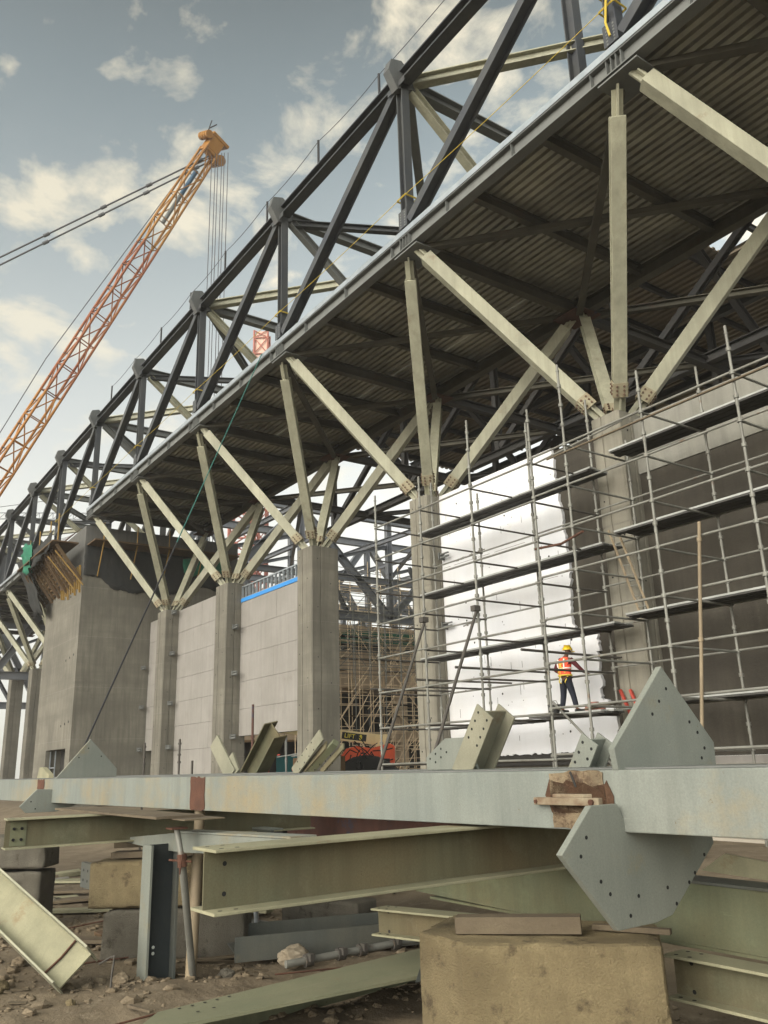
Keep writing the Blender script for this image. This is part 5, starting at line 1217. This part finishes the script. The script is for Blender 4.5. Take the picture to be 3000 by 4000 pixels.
lump('rubble_heap', (9.9, -11.6, -.75), (1.0, .8, .35), dirt, 'low heap of dug earth in the lower right corner', 'heap', 9)
rr = random.Random(21); k = 0
for (x, y, a, l, wd_, lab) in ((-9, -10.7, .9, 3.2, .5, 'pale board farthest under the girder at left'), (-7, -11.4, .6, 2.6, .3, 'long grey board lying left of the block stack'), (-5.6, -11.5, 1.1, 2.4, .45, 'wide board on the soil left of the block stack'), (-4.2, -12.0, .8, 2.6, .3, 'dark timber leaning on rubble left of the stack'), (-1.0, -12.6, .75, 1.9, .28, 'thick dark timber just left of the block stack'), (1.6, -11.6, 1.0, 1.6, .1, 'thin pale batten on the soil right of the block stack'), (-3.4, -9.2, .3, 2.0, .4, 'flat board in shade behind the left stack'), (3.6, -13.2, .2, .45, .05, 'small pale stick by the tilted H-section'), (5.0, -13.0, 2.4, .7, .2, 'paper scrap near the low wide beam'), (4.4, -12.9, 2.7, .35, .03, 'thin dark twig near the pipe foot')):
    d = V(math.cos(a), math.sin(a), rr.uniform(-.03, .08)); c = V(x, y, hgt(x, y)+.06)
    tag(MB().bar(c-d*(l/2), c+d*(l/2), wd_, .05 if wd_ > .12 else .025).build('loose_board', wood if k % 3 else dusty_steel, origin=c, bevel=.003), lab, 'board'); k += 1
t = thing('steel_offcut', (-6.3, -10.6, -.4), 'dark drilled steel offcut lying under the left I-beam', 'offcut')
MB().abox((-6.9, -10.9, -.6), (-4.6, -10.8, -.1)).build('plate', bluish_steel, t)
b = MB()
for i in range(6):
    for j in (0, 1): b.tube((-6.7+.3*i, -10.905, -.45+.2*j), (-6.7+.3*i, -10.9, -.45+.2*j), .03, 6)
b.build('bolt_hole', hole_m, t)
for k in range(16):
    x = rr.uniform(-11, -1); y = rr.uniform(-12.2, -9.2); a = rr.uniform(-.3, 1.6); l = rr.uniform(.7, 2.4); d = V(math.cos(a), math.sin(a), rr.uniform(-.05, .12)); c = V(x, y, hgt(x, y)+.07)
    tag(MB().bar(c-d*(l/2), c+d*(l/2), rr.uniform(.1, .4), rr.uniform(.02, .1)).build('loose_board', (wood, concrete_dark, dusty_steel, form_wood)[k % 4], origin=c, bevel=.003), 'one of the dusty boards and offcuts strewn on the soil left of the block stack', 'board', 'strewn boards left of the block stack')
for k in range(14):
    x = rr.uniform(-6, 3.5); y = rr.uniform(-14.2, -10.0); r_ = rr.uniform(.06, .2)
    o = lump('stone', (x, y, hgt(x, y)+r_*.25), (r_, r_*rr.uniform(.6, 1), r_*.55), (blockg, dirt, blockm)[k % 3], 'one of the loose stones lying on the soil around the block stack', 'stone', k*3+1); o['group'] = 'loose stones around the block stack'
for k in range(7):
    x = rr.uniform(-3, 4.6); y = rr.uniform(-14.2, -10.6); a = rr.uniform(0, 3.1); d = V(math.cos(a), math.sin(a), rr.uniform(-.04, .1)); l = rr.uniform(.5, 1.3); c = V(x, y, hgt(x, y)+.05)
    tag(MB().tube(c-d*(l/2), c+V(0, 0, .02), .011, 5).tube(c+V(0, 0, .02), c+d*(l/2)+V(0, .08, .03), .011, 5).build('rebar_offcut', rust, origin=c), 'one of the thin rusty bar offcuts lying on the soil under the girder', 'bar', 'rebar offcuts on the soil')
# small flat litter of stones, plate scraps, splinters
lb = MB()
for k in range(260):
    x = rr.uniform(-9, 9); y = rr.uniform(-15.2, -9); c = V(x, y, hgt(x, y)+.02); a = rr.uniform(0, 6.28); l = rr.choice((.04, .05, .06, .09, .12, .2)); lb.box(c, V(math.cos(a), math.sin(a), rr.uniform(-.2, .2))*l*.5, V(-math.sin(a), math.cos(a), 0)*l*rr.uniform(.08, .4), V(0, 0, .006))
stuff(lb.build('site_litter', wood), 'splinters and scraps littering the bare soil', 'litter')

for o in bpy.data.objects:
    if '_o' in o.keys(): del o['_o']
    if o.parent is not None:
        for kk in ('label', 'category', 'group'):
            pass
